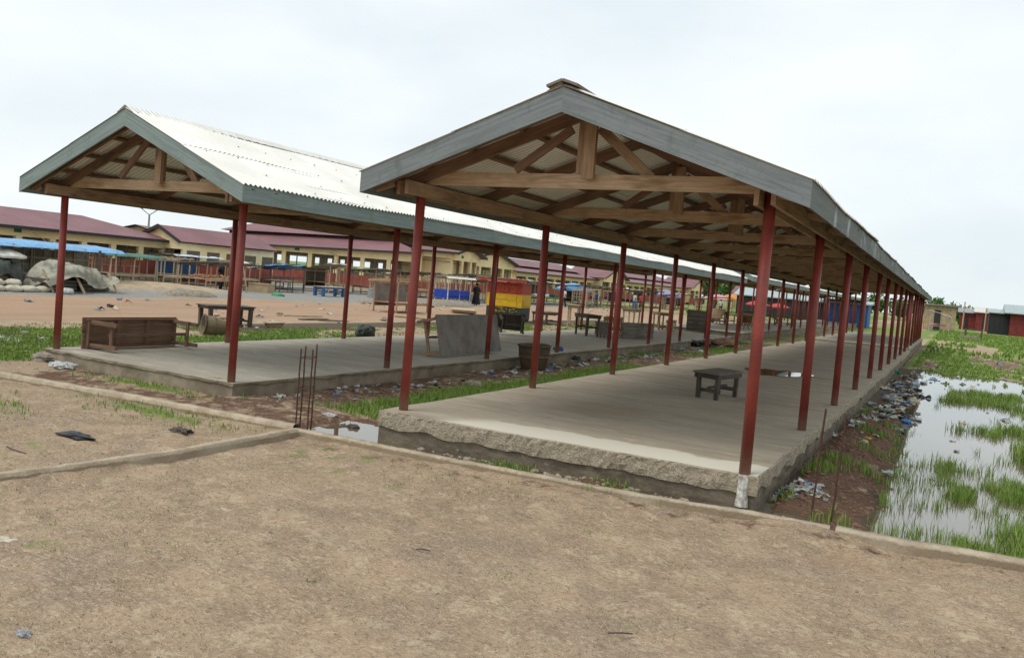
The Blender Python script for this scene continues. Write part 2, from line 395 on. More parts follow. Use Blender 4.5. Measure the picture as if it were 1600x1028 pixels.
    def build(s, name, mat, parent=None, loc=None, smooth_=False, rot=None):
        me = bpy.data.meshes.new(name); me.from_pydata([tuple(v) for v in s.v], [], s.f)
        uv = me.uv_layers.new(name='UVMap'); uv.data.foreach_set('uv', [x for q in s.uv for x in q])
        for q in (mat if isinstance(mat, (list, tuple)) else [mat]): me.materials.append(MATS[q])
        if any(s.mi): me.polygons.foreach_set('material_index', s.mi)
        if smooth_: me.polygons.foreach_set('use_smooth', [True]*len(me.polygons))
        me.update()
        o = bpy.data.objects.new(name, me); COL.objects.link(o)
        if loc is not None: o.location = loc
        if rot: o.rotation_euler = rot
        if parent: o.parent = parent
        return o
def tag(o, label=None, cat=None, group=None, kind=None):
    if label: o['label'] = label
    if cat: o['category'] = cat
    if group: o['group'] = group
    if kind: o['kind'] = kind
    return o
def empty(name, loc=(0, 0, 0), rz=0, rot=None):
    o = bpy.data.objects.new(name, None); o.location = loc; o.rotation_euler = rot or (0, 0, rz); o.empty_display_size = .2
    COL.objects.link(o); return o
def kids(o): return [c for c in bpy.data.objects if c.parent == o]
def copy_tree(o, parent=None):
    c = o.copy(); COL.objects.link(c); c.parent = parent
    for ch in kids(o): copy_tree(ch, c)
    return c
# numpy value noise
_T = RS.rand(256, 256)
def vn(x, y):
    x = np.asarray(x, float); y = np.asarray(y, float)
    xi = np.floor(x).astype(int); yi = np.floor(y).astype(int); fx = x-xi; fy = y-yi
    fx = fx*fx*(3-2*fx); fy = fy*fy*(3-2*fy)
    g = lambda a, b: _T[a % 256, b % 256]
    return (g(xi, yi)*(1-fx)+g(xi+1, yi)*fx)*(1-fy)+(g(xi, yi+1)*(1-fx)+g(xi+1, yi+1)*fx)*fy
def fbm(x, y, o=4):
    s = 0; a = .5; t = 0
    for k in range(o): s = s+a*vn(x*2**k+17*k, y*2**k+31*k); t += a; a *= .5
    return s/t
def sstep(a, b, x):
    t = np.clip((x-a)/(b-a), 0, 1); return t*t*(3-2*t)

# ------------------------------------------------------------------ ground
WATER_Z = -.402
KX = [-30, -5.7, -1.05, 1.1, 3.1, 4.2, 5.3, 6.2, 9, 30]
KY = [-3.85, -1.40, -.90, -.80, -.66, -.46, -.42, -.27, .05, 2.0]
def kerb_y(x): return np.interp(x, KX, KY)
def masks(x, y):
    d = {}
    n1 = fbm(x*.8, y*.8); n2 = fbm(x*.35+9, y*.35+4); n3 = fbm(x*2+3, y*2+8)
    beyond = sstep(0, .12, y-kerb_y(x))                # past the kerb
    rightz = sstep(4.0, 4.3, x)
    near_r = rightz*(1-sstep(24, 40, y))
    bank = rightz*(1-sstep(4.55, 5.25, x+.7*(n3-.5)-.02*np.clip(8-y, 0, 8)))*beyond*(1-sstep(7, 12, y))
    lot = sstep(-13.6, -13.0, x+1.2*(n1-.5))
    corr = sstep(-3.2, -3.0, x)*(1-sstep(-.1, .05, x))
    d['road'] = sstep(-23.2, -22.2, x+1.2*(n1-.5))*(1-sstep(-14.6, -13.6, x+1.6*(n1-.5)))
    d['gravel'] = (1-sstep(-23.6, -22.6, x+1.2*(n1-.5)))*(1-sstep(60, 90, y))
    d['sand'] = np.exp(-(((x+27)/3.0)**2+((y-18)/5.5)**2)*1.2)
    g = np.zeros_like(x)
    # left lot
    ll = lot*(1-sstep(-7.6, -7.3, x))*sstep(-1.3, -.2, y-kerb_y(x)-.4)
    ll = ll*(1-sstep(5, 9, y)*(1-sstep(-11.8, -10.6, x+1.2*(n1-.5))))
    g = np.maximum(g, ll*sstep(.40, .55, n2+.13)*(1-sstep(.50, .58, fbm(x*.7+20, y*.5+2))*.9))
    # strip between the sheds
    gs = corr*sstep(.55, 1.3, y)*(1-sstep(10.5, 13, y))*sstep(-2.05, -1.45, x+.6*(n3-.5)+.1*np.clip(3-y, 0, 2))
    g = np.maximum(g, gs)
    gs2 = corr*sstep(11, 14, y)*sstep(.52, .6, n1)*.7
    g = np.maximum(g, gs2)
    # pool side
    rg = sstep(.50, .60, fbm(x*.9+40, y*.45+5)+.16*sstep(6.2, 7.5, x)*(1-sstep(3, 7, y))-.25*np.exp(-((x-6.0)/.9)**2)*sstep(2, 4, y)*(1-sstep(22, 25, y))-.14*sstep(8, 11, y)*(1-sstep(19, 22, y)))
    rg = rg*rightz*beyond*sstep(4.9, 5.4, x)
    front_r = rightz*beyond*(1-sstep(.9, 1.9, y+.5*(n3-.5)))*sstep(5.9, 6.4, x)
    far_r = rightz*sstep(22, 26, y+4*(n1-.5))*sstep(.43, .52, fbm(x*.5+8, y*.11+2))
    g = np.maximum(g, np.maximum(np.maximum(rg, far_r), front_r))
    # small weeds at slab B front and in the left plot
    g = np.maximum(g, .75*np.exp(-(((x+4.6)/1.1)**2+((y-.15)/.22)**2)))
    g = np.maximum(g, .62*np.exp(-(((x+2.5)/1.1)**2+((y+1.35)/.28)**2)))
    g = np.maximum(g, .3*sstep(.6, .7, n1)*(1-beyond))
    g = np.maximum(g, sstep(60, 75, y)*.8*sstep(.42, .52, fbm(x*.22, y*.07)+.03))
    g = np.maximum(g, (1-sstep(-62, -48, x))*.8)
    d['grass'] = g*(1-bank)
    mu = beyond*(1-ll*.6)*(x > -14)*(y < 45)*.55*(1-g)
    mu = np.maximum(mu, bank*.95)
    chan = beyond*(1-sstep(.12, .3, y))*sstep(-1.15, -.85, x)*(1-sstep(4.4, 4.8, x))
    mu = np.maximum(mu, chan)
    mu = np.maximum(mu, .42*np.exp(-((y-kerb_y(x)+.25)/.22)**2)*(x > -.8))
    d['mud'] = mu*(1-.8*(x < -8))*sstep(-7, -6, x)
    d['mud'] = np.maximum(d['mud'], .45*corr*beyond)
    d['_bank'] = bank; d['_beyond'] = beyond; d['_chan'] = chan; d['_rg'] = np.maximum(rg, front_r); d['_right'] = rightz
    d['_n'] = (n1, n2, n3); d['_ll'] = ll; d['_corr'] = corr; d['_farr'] = far_r
    return d
def height(x, y, d=None):
    d = d or masks(x, y); n1, n2, n3 = d['_n']; b = d['_beyond']
    h = -.40+.03*(n1-.5)
    h = h-.02*d['road']-.04*d['gravel']+.5*d['sand']
    # pool on the right
    pool = d['_right']*b*(1-sstep(23, 26, y+2*(n1-.5)))*(1-sstep(13, 16, x))
    h = h*(1-pool)+pool*(-.462+.05*(n3-.5)+.085*d['_rg'])
    far = d['_right']*b*sstep(23, 26, y+2*(n1-.5)); h = h+far*.05
    h = np.maximum(h, h+d['_bank']*(.19-.09*sstep(4.1, 5.1, x)+.05*(n3-.5)))
    # strip between sheds
    h = h+d['_corr']*b*(.05+.02*(n3-.5))
    h = h-d['_corr']*b*.055*np.exp(-(((x+.45)/.55)**2+((y+.15)/.4)**2))*(1-d['_chan'])
    h = h*(1-d['_chan'])+d['_chan']*(-.352+.07*(n3-.5)-.05*np.exp(-(((x+.45)/.55)**2+((y+.3)/.35)**2)))
    h = np.where(d['_chan'] > .3, np.maximum(h, -.40+.10*np.exp(-(((x-2.6)/.5)**2+((y+.2)/.2)**2))+.08*np.exp(-(((x-1.5)/.35)**2+((y+.35)/.2)**2))), h)
    # left of the sheds: between back kerb and slab B
    h = h+(x < -1.2)*(x > -9)*b*(1-sstep(.2, 1.2, y))*.05
    # puddles far left lot
    h = h+d['_ll']*(.02-.05*np.exp(-(((x+11.5)/1.6)**2+((y-1.7)/.9)**2)))
    fill = np.where(x < -.72, -.268, -.305)+.028*(fbm(x*1.1+5, y*1.1)-.5)+.016*(fbm(x*5, y*5, 3)-.5)
    # the near plot swells level with the footing towards the right of the slab corner
    ft = sstep(.62, .72, fbm(x*2.7+60, y*2.1+13, 3)); fill = fill-.022*ft-.012*sstep(.6, .75, fbm(x*7+3, y*6+21, 2))
    fill = fill+.075*np.exp(-((x-4.55)/.45)**2)*np.exp(-((y+.35)/.6)**2)+.03*np.exp(-((x-2)/1.2)**2)*np.exp(-((y+.9)/.5)**2)
    f = 1-sstep(-.02, .08, y-kerb_y(x))
    h = h*(1-f)+fill*f
    fine = .012*(fbm(x*9, y*9, 3)-.5)*2
    lump = d['_bank']*.05*(fbm(x*7, y*7, 3)-.5)
    return h+fine+lump+.0*x
def axis(segs):
    a = []
    for lo, hi, st in segs: a.extend(np.arange(lo, hi, st))
    return np.array(a)
gx = axis([(-900, -200, 70), (-200, -60, 12), (-60, -32, 2), (-32, -14, .5), (-14, -8, .18), (-8, 9, .055), (9, 16, .25), (16, 40, 2), (40, 200, 16), (200, 901, 70)])
gy = axis([(-900, -100, 100), (-100, -20, 10), (-20, -9, 1), (-9, -4.6, .1), (-4.6, 3.0, .05), (3, 12, .12), (12, 36, .3), (36, 80, 2), (80, 300, 20), (300, 1300, 100)])
X, Y = np.meshgrid(gx, gy); d = masks(X, Y); Z = height(X, Y, d)
def np_mesh(name, V, F, mats, attrs=None, uv=False, smooth_=False):
    me = bpy.data.meshes.new(name)
    me.vertices.add(len(V)); me.vertices.foreach_set('co', V.astype(np.float32).ravel())
    n = F.shape[1]; me.loops.add(F.size); me.loops.foreach_set('vertex_index', F.astype(np.int32).ravel())
    me.polygons.add(len(F)); me.polygons.foreach_set('loop_start', np.arange(0, F.size, n, dtype=np.int32))
    me.polygons.foreach_set('loop_total', np.full(len(F), n, np.int32))
    for m in mats: me.materials.append(MATS[m])
    if smooth_: me.polygons.foreach_set('use_smooth', np.ones(len(F), bool))
    me.update(calc_edges=True)
    for k, a in (attrs or {}).items():
        at = me.attributes.new(k, 'FLOAT', 'POINT'); at.data.foreach_set('value', a.astype(np.float32).ravel())
    o = bpy.data.objects.new(name, me); COL.objects.link(o); return o
def grid_faces(nr, nc):
    i = np.arange(nr-1)[:, None]*nc+np.arange(nc-1)[None, :]
    return np.stack([i, i+1, i+nc+1, i+nc], -1).reshape(-1, 4)
ground = np_mesh('ground', np.stack([X, Y, Z], -1).reshape(-1, 3), grid_faces(*X.shape), ['ground'],
                 {k: d[k] for k in ('road', 'gravel', 'sand', 'grass', 'mud')} | {'wet': np.maximum(sstep(-.375, -.40, Z)*(X > -13)*(Y > -1.2)*(Y < 40), sstep(-.325, -.35, Z)*(d['_chan'] > .2)*(Y > kerb_y(X)))}, smooth_=True)
tag(ground, kind='structure')
def hz(x, y): return float(height(np.array([x]), np.array([y]))[0])
# standing water: a pool sheet right of the sheds and puddles
def water(name, x0, x1, y0, y1, z=WATER_Z):
    mb = MB(); mb.v = [Vector((x0, y0, 0)), Vector((x1, y0, 0)), Vector((x1, y1, 0)), Vector((x0, y1, 0))]
    mb.quad_uv([0, 1, 2, 3], [(0, 0)]*4)
    return tag(mb.build(name, 'muddy_water', loc=(0, 0, z)), kind='structure')
water('pool_water', 4.76, 16, -.42, 27)
water('puddle_water', -1.15, 4.75, -.86, .45, -.351)
water('puddle_water', -13.2, -9.3, .6, 4)

# ------------------------------------------------------------------ concrete footings (low kerb beams)
def footing(name, pts, w, top, bot, label):
    mb = MB(); P = [[], [], [], [], []]; 
    L = 0
    for (a, b) in zip(pts[:-1], pts[1:]):
        a = Vector((*a, 0)); b = Vector((*b, 0)); n = max(2, int((b-a).length/.05))
        for i in range(n+(b.x == pts[-1][0])):
            p = a.lerp(b, i/n); dr = (b-a).normalized(); nr = Vector((-dr.y, dr.x, 0))
            j = lambda k: (fbm(np.array([p.x*3+k*7]), np.array([p.y*3+k]), 4)[0]-.5)
            t = top+.022*j(1)+.010*(fbm(np.array([p.x*14]), np.array([p.y*14+3]), 3)[0]-.5); ww = w/2-.012
            for r, (o, z) in enumerate([(-ww, bot), (-ww-.01+.03*j(2), t-.02+.02*j(5)), (-ww+.022+.03*j(4), t+.004*j(9)), (ww-.02+.03*j(3), t), (ww, bot)]):
                P[r].append(p+nr*o+Vector((0, 0, z)))
    mb.grid(P)
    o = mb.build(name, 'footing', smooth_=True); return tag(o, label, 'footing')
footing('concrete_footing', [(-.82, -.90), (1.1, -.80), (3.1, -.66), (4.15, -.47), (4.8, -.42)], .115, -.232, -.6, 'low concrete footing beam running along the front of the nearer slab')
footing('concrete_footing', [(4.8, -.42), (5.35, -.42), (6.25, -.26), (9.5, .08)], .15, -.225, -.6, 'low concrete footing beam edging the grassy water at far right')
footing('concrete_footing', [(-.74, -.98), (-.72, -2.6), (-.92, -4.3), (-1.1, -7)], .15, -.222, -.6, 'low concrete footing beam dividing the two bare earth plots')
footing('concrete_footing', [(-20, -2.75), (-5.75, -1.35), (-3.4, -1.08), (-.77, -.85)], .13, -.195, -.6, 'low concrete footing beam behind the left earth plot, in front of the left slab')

# ------------------------------------------------------------------ sheds
def slab_parts(root, Wd, y0l, y0r, y1, mat, th, rough=True):
    dk = (.62, .5) if rough else (.30, .25)
    x0, x1 = -.16, Wd+.13
    # floor top with slightly wavy edges, one closed mesh
    ny = int((y1-y0l)/.25); mb = MB()
    def wav(t, k): return (fbm(np.array([t*2.3+k]), np.array([k*3.1]), 5)[0]-.5)
    rows = []
    for i in range(ny+1):
        t = i/ny; r = []
        for j in range(19):
            s = j/18; ya = y0l*(1-s)+y0r*s
            xx = x0+(x1-x0)*s; yy = ya+(y1-ya)*t
            if j == 0: xx += .05*wav(yy, 1)
            if j == 18: xx += .07*wav(yy, 2)
            if i == 0: yy += .07*wav(xx*2, 3)
            r.append((xx, yy, .008*(wav(yy*.5, 5+j*.1))))
        rows.append(r)
    mb.grid(rows)
    fl = mb.build('floor_slab', mat, root, smooth_=True)
    # edges: rough aggregate lip then recessed damp foundation
    path = []
    n = int((y1-y0r)/.07)
    def edge_pts():
        P = []
        for i in range(n, 0, -1): t = i/n; P.append((x1+.07*wav(y0r+(y1-y0r)*t, 2), y0r+(y1-y0r)*t, Vector((1, 0, 0))))
        m = int(Wd/.04)
        for i in range(m+1):
            s = 1-i/m; xx = x0+(x1-x0)*s; P.append((xx, y0l*(1-s)+y0r*s+.07*wav(xx*2, 3), Vector((0, -1, 0))))
        n2 = int((y1-y0l)/.15)
        for i in range(1, n2+1): t = i/n2; P.append((x0+.05*wav(y0l+(y1-y0l)*t, 1), y0l+(y1-y0l)*t, Vector((-1, 0, 0))))
        return P
    E_ = edge_pts(); lip = [[] for _ in range(6)]; fw = [[] for _ in range(5)]
    for k, (x, y, nr) in enumerate(E_):
        if nr.y and (k and E_[k-1][2].x): nr = Vector((.7, -.7, 0))
        def nn(a, sc=9): return fbm(np.array([(x+y)*sc+a*5.3]), np.array([(x-y)*3+a*9.1]), 3)[0]-.5
        dep = th*(dk[0]+.28*nn(20, 2.6)) if nr.y else th*(dk[1]+.5*nn(20, 2.2))
        if not rough: dep *= .6
        prof = [(0, 0), (.012, -.012), (.012+.012*nn(1), -dep*.3), (.012+.018*nn(2), -dep*.65), (.006+.03*nn(3), -dep), (-.03, -dep-.012)]
        for r, (o, z) in enumerate(prof):
            w = Vector((x, y, z))+nr*((o if rough else o*.3)+((.03 if rough else .012)*nn(7+r, 26) if r > 0 and r < 5 else 0)); lip[r].append(w)
        for r, z in enumerate((-.03, -th*.5, -th*.8, -th-.05, -th-.35)):
            fw[r].append(Vector((x, y, z))+nr*(-.02+.02*nn(40+r, 7)))
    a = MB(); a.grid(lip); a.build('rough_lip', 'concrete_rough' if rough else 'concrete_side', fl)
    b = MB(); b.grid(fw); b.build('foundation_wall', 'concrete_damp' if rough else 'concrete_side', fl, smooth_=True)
def corr_sheet(mb, ya, yb, pa, pb, amp=.014, per=.085):
    n = int((yb-ya)/(per/6)); A = []; B = []
    (xa, za), (xb, zb) = pa, pb
    for i in range(n+1):
        y = ya+(yb-ya)*i/n; w = amp*math.sin(2*math.pi*y/per)
        sag = .012*math.sin(y*.9+xa)+.006*math.sin(y*2.3+1)
        e = .03*(((int(y/.85)*7919) % 13)/13-.5)
        A.append((xa, y, za+w+sag)); B.append((xb+(e if xb > xa else -e), y, zb+w+sag))
    mb.grid([A, B])
def make_shed(name, loc, Wd, sp, npost, ridge, eave, cx, half, slab, yfront, fmat, fside, label, rough=True, post_off=-.06):
    root = empty(name, loc); tag(root, label, 'market shed', 'open market sheds')
    y0l, y0r, y1, smat, th = slab
    slab_parts(root, Wd, y0l, y0r, y1, smat, th, rough)
    L = (npost-1)*sp; ye = L+.65
    sl = (ridge-eave)/half
    def rz(x): return ridge-sl*abs(x-cx)
    # posts
    pm = MB(); pm.tube([(0, 0, -.02), (0, 0, 2.62)], .054, 20)
    first = None
    for i in range(npost):
        for s in (0, 1):
            if first is None: o = first = pm.build('post', 'steel_red', root, smooth_=True)
            else: o = first.copy(); COL.objects.link(o); o.parent = root
            o.location = (s*Wd, i*sp+s*post_off, 0)
            o.rotation_euler = (random.uniform(-.004, .004), random.uniform(-.004, .004), random.uniform(0, 6))
    sm = first.data; 
    for pl in sm.polygons: pl.use_smooth = len(pl.vertices) == 4
    # trusses
    def truss_part(nm, f, mat): m = MB(); f(m); return m.build(nm, mat)
    dz = .085; he = half-.02
    def raf(s):
        def f(m): m.bar((cx+s*.01, s*.0, ridge-dz-.04), (cx+s*he, 0, ridge-dz-.04-sl*he), .05, .125)
        return f
    def mk_truss(tie, king):
        t = bpy.data.objects.new('roof_truss', None); COL.objects.link(t); t.parent = root; t.empty_display_size = .2
        a = truss_part('rafter', raf(-1), 'timber_red'); b_ = truss_part('rafter', raf(1), 'timber_red'); P = [a, b_]
        if tie:
            P.append(truss_part('tie_beam', lambda m: m.bar((-.02, .052, 2.685), (Wd+.02, .052, 2.685+.0), .05, .15), 'timber_pale'))
            P.append(truss_part('king_post', lambda m: m.bar((cx, .052, 2.762), (cx, .052, ridge-.15), .05, .17, (1, 0, 0)), 'timber'))
            P.append(truss_part('king_post', lambda m: m.bar((cx+.09, -.052, 2.70), (cx+.09, -.052, ridge-.16), .05, .13, (1, 0, 0)), 'timber'))
            P.append(truss_part('brace', lambda m: m.bar((cx-.12, -.055, ridge-.30), (cx-.75, -.055, 2.78), .04, .09), 'timber_red'))
            P.append(truss_part('brace', lambda m: m.bar((cx+.12, .106, ridge-.26), (cx+.72, .106, 2.74), .04, .10), 'timber'))
        for q in P: q.parent = t
        return t
    tr = mk_truss(True, True); tr.location = (0, 0, 0)
    for i in range(1, npost):
        c = copy_tree(tr, root); c.location = (random.uniform(-.015, .015), i*sp+random.uniform(-.03, .03), 0)
        for q in kids(c):
            if q.name.startswith(('brace', 'king_post')): q.rotation_euler = (0, 0, 0); q.location = (random.uniform(-.07, .07), 0, random.uniform(-.012, .005))
    ra = mk_truss(False, False); ra.location = (0, -.42, 0); ra.name = 'rafter_pair'
    for i in range(npost):
        c = copy_tree(ra, root); c.location = (0, (i+.5)*sp if i < npost-1 else L+.5, 0)
    # plates along the posts, both faces
    for s, x in ((0, 0), (1, Wd)):
        for q in (-1, 1):
            m = MB(); yy = yfront+(.30 if q < 0 else .22); 
            for k in range(7):
                ya = yy+(ye-yy)*k/7; yb = yy+(ye-yy)*(k+1)/7
                m.bar((x+q*.083, ya, 2.53+random.uniform(-.008, .008)), (x+q*.083, yb-.004, 2.53), .045, .15)
            m.build('wall_plate', 'timber', root)
    # purlins under the sheets
    for s in (-1, 1):
        for k, fr in enumerate((.04, .30, .56, .80, .97)):
            x = cx+s*half*fr; z = rz(x)-.045; m = MB()
            for j in range(6):
                ya = yfront+.06+(ye-yfront-.06)*j/6; yb = yfront+.06+(ye-yfront-.06)*(j+1)/6
                m.bar((x, ya, z), (x, yb-.005, z), .05, .055, (s*sl, 0, 1))
            m.build('purlin', 'timber_red', root)
    # soffit outriggers at the eaves, short struts from plate to eave
    for s in (-1, 1):
        m = MB(); xi = 0 if s < 0 else Wd
        xe = cx+s*(half-.03)
        m.bar((xi+s*.11, 0, 2.56), (xe, 0, rz(xe)-.19), .04, .06); e0 = m.build('eave_strut', 'timber', root)
        for k in range(int((ye-yfront)/1.7)):
            e = e0 if k == 0 else e0.copy()
            if k: COL.objects.link(e); e.parent = root
            e.location = (0, yfront+.25+k*1.7, 0)
    # sheets
    roof = None
    for s in (-1, 1):
        m = MB(); he = half+.035; mid = .52
        corr_sheet(m, yfront-.014, ye+.04, (cx+s*(he*mid-.06), ridge-sl*(he*mid-.06)), (cx+s*he, ridge-sl*he))
        corr_sheet(m, yfront-.012, ye+.04, (cx+s*.005, ridge+.006), (cx+s*he*mid, ridge-sl*he*mid+.005))
        nb = MB()
        for yy in np.arange(yfront+.3, ye, .57):
            for fr in (.30, .56, .80, .97):
                if random.random() < .25: continue
                x = cx+s*half*fr; z = rz(x)+.014
                nb.tube([(x, yy, z-.004), (x, yy, z+.008)], .012, 5)
        o = m.build('roof_sheet', 'roof_sheet', root, smooth_=True)
        nb.build('nail_cap', 'grey_plastic', o)
    m = MB(); n = 330; rows = [[], [], [], [], []]
    for i in range(n+1):
        y = yfront-.016+(ye+.05-yfront)*i/n; w = .007*math.sin(2*math.pi*y/.19)
        for r, (ox, oz) in enumerate(((-.17, -.17*sl+.018), (-.03, .03), (0, .045), (.03, .03), (.17, -.17*sl+.018))):
            rows[r].append((cx+ox, y, ridge+oz+(w if r in (0, 4) else 0)))
    m.grid(rows); m.build('ridge_cap', 'roof_sheet', root)
    # barge boards on both gables and fascia along the eaves
    D = .235
    for yy, nm in ((yfront, 'f'), (ye, 'b')):
        for s in (-1, 1):
            m = MB()
            a = (cx, ridge-.012); b_ = (cx+s*half, ridge-.012-sl*half)
            t = .028; b0 = len(m.v)
            V = [(a[0], yy, a[1]), (b_[0], yy, b_[1]), (b_[0], yy, b_[1]-D), (a[0], yy, a[1]-D)]
            V2 = [(x, y+t, z) for x, y, z in V]; m.v = [Vector(q) for q in V+V2]
            Ln = math.hypot(half, sl*half); o_ = random.random()*9
            u4 = [(o_, 0), (o_+Ln, 0), (o_+Ln, D), (o_, D)]
            for f in ((0, 1, 2, 3), (7, 6, 5, 4)): m.quad_uv(f, u4 if f[0] == 0 else [u4[3], u4[2], u4[1], u4[0]])
            for f in ((0, 4, 5, 1), (3, 2, 6, 7)): m.quad_uv(f, [(o_, 0), (o_, .03), (o_+Ln, .03), (o_+Ln, 0)])
            for f in ((1, 5, 6, 2), (0, 3, 7, 4)): m.quad_uv(f, [(0, 0)]*4)
            m.build('barge_board', fmat, root)
    for s in (-1, 1):
        m = MB(); x = cx+s*(half-.014); nb_ = 8; z = ridge-.012-sl*half-D/2
        for k in range(nb_):
            ya = yfront+.03+(ye-yfront-.03)*k/nb_; yb = yfront+.03+(ye-yfront-.03)*(k+1)/nb_
            m.bar((x+random.uniform(-.003, .003), ya, z+random.uniform(-.005, .005)), (x, yb-.005, z), .027, D)
        m.build('fascia_board', fside if s > 0 else fmat, root)
    return root
A1 = make_shed('market_shed', (0, 0, 0), 3.93, 3.345, 10, 3.51, 2.67, 1.985, 2.37, (-.24, -.09, 32.0, 'concrete_floor', .30), -.62, 'fascia_grey', 'fascia_worn',
               'nearest open shed on red posts with grey barge boards and a bare concrete floor')
# white painted stub under the near right post and loose blocks on its ridge
m = MB(); m.tube([(3.935, -.105, -.30), (3.93, -.095, -.15), (3.93, -.085, -.005)], [.062, .048, .056], 10)
m.build('post_footing', 'white_paint', A1)
m = MB(); m.bar((1.90, -.66, 3.535), (1.90, .0, 3.535), .17, .025, (-.35, 0, 1)); m.bar((2.07, -.66, 3.535), (2.07, .0, 3.53), .17, .025, (.35, 0, 1))
m.build('ridge_board', 'timber_grey', A1)
B1 = make_shed('market_shed', (-7.19, .494, -.138), 3.975, 3.5745, 9, 3.69, 2.69, 2.12, 2.38, (-.10, -.14, 29.7, 'concrete_floor_pale', .22), -.60, 'fascia_green', 'fascia_green',
               'left open shed with bright white corrugated roof and greenish fascia boards', False)
make_shed('market_shed', (0, 32.6, .08), 3.93, 3.345, 6, 3.46, 2.60, 1.985, 2.37, (-.24, -.2, 18, 'concrete_floor_pale', .2), -.62, 'fascia_grey', 'fascia_worn',
          'short second shed behind the nearest one, starting past its far end')
for src, loc, lab in ((B1, (-7.19, 31.6, 0), 'shed directly behind the left white roofed shed, beginning past its far end'),
                      (B1, (-7.19, 63.0, 0), 'farthest shed in the left row')):
    c = copy_tree(src); c.location = loc; c['label'] = lab
    for k in kids(c):
        if k.name.startswith(('post_footing', 'ridge_board')): bpy.data.objects.remove(k)


# ------------------------------------------------------------------ tables, boards, baskets
LEG = {}
def table(label, loc, rz, L, Wt, H, mat, cat='table', group=None, rot=None, planks=4, leg=.06, stretch=.16, name='wooden_table', apron=.10, battens=0, topmat=None, only_top=False):
    """L along local y, Wt along local x, feet at z=0"""
    root = empty(name, loc, rz, rot); tag(root, label, cat, group)
    m = MB(); pw = Wt/planks
    for i in range(planks): m.bar((-Wt/2+pw*(i+.5), -L/2+random.uniform(-.01, .01), H-.014), (-Wt/2+pw*(i+.5), L/2+random.uniform(-.01, .01), H-.014), pw-.004, .026)
    m.build('tabletop', topmat or mat, root)
    if only_top: return root
    m = MB(); ix = Wt/2-.035; iy = L/2-.07; za = H-.03-apron/2
    for s in (-1, 1): m.bar((s*ix, -iy-.03, za), (s*ix, iy+.03, za), .025, apron)
    for s in (-1, 1): m.bar((-ix+.015, s*iy, za), (ix-.015, s*iy, za), .025, apron)
    for k in range(battens): y = -iy+2*iy*(k+1)/(battens+1); m.bar((-ix+.015, y, H-.055), (ix-.015, y, H-.055), .07, .05)
    m.build('apron', mat, root)
    lm = MB(); lm.bar((0, 0, 0), (0, 0, H-.03), leg, leg, (0, 1, 0)); l0 = None
    for sx in (-1, 1):
        for sy in (-1, 1):
            l = lm.build('leg', mat, root) if l0 is None else l0.copy()
            if l0 is not None: COL.objects.link(l); l.parent = root
            l0 = l0 or l
            l.location = (sx*(ix-.045), sy*(iy-.055), 0); l.rotation_euler = (sy*-.02, sx*.02, 0)
    if stretch:
        for sy in (-1, 1):
            m = MB(); m.bar((-ix, sy*(iy-.1), stretch), (ix, sy*(iy-.1), stretch), .03, .06); m.build('stretcher', mat, root)
        m = MB(); m.bar((0, -iy+.09, stretch+.045), (0, iy-.09, stretch+.045), .05, .03); m.build('stretcher', mat, root)
    return root
a, b_, c_, d_ = G(1087, 622, 0), G(1114, 625, 0), G(1151, 619, 0), G(1124, 616, 0)
ctr = (a+b_+c_+d_)/4; dr = (c_-b_)
table('small grey painted bench table standing on the nearest concrete floor', (ctr.x, ctr.y, 0), math.atan2(-dr.x, dr.y), 1.02, .46, .43, 'timber_dark', cat='low table', leg=.062, apron=.075, stretch=.13, topmat='timber_grey')
# overturned tables on the left slab
table('brown plank table lying on its side near the left edge of the left slab', (-6.38, 1.78, .125), 0, 1.86, .52, .72, 'timber_red', cat='overturned table', rot=(0, R(-90), 0), battens=2, stretch=.2, apron=.07, topmat='timber_red')
table('large grey board topped table tipped against the left shed posts', (-4.30, 7.72, .20), 0, 2.55, .86, .58, 'timber', cat='overturned table', rot=(0, R(76), 0), planks=1, apron=.05, topmat='chipboard')
p = G(797, 526, -.138); table('dark plank table tipped over in front of the painted kiosk', (p.x-.2, p.y+.5, .15), .25, .95, .55, .6, 'timber_dark', cat='overturned table', rot=(0, R(-78), R(-52)), battens=2)
p = G(916, 524, -.138); table('upright weathered table standing beside a small grey box', (p.x, p.y, -.138), .9, 1.0, .6, .75, 'timber_dark', stretch=.3)
p = G(936, 527, -.138); table('squat grey box table next to the upright weathered table', (p.x, p.y+.3, -.138), .9, .5, .45, .52, 'timber_grey', apron=.42, cat='box', name='wooden_box')
a, b_ = G(968, 527, -.138), G(1012, 530, -.138)
table('wide brown plank table lying on its side between two posts of the left shed', ((a.x+b_.x)/2-.3, (a.y+b_.y)/2, .14), 0, 1.55, .56, .6, 'timber', cat='overturned table', rot=(0, R(88), R(-25)), planks=3, battens=1, topmat='timber_grey')
p = G(1081, 517, -.138); table('upright dark brown board standing near the far end of the left slab', (p.x, p.y, .35), 0, .95, .98, .5, 'timber_dark', cat='overturned table', rot=(0, R(86), R(-55)), planks=5)
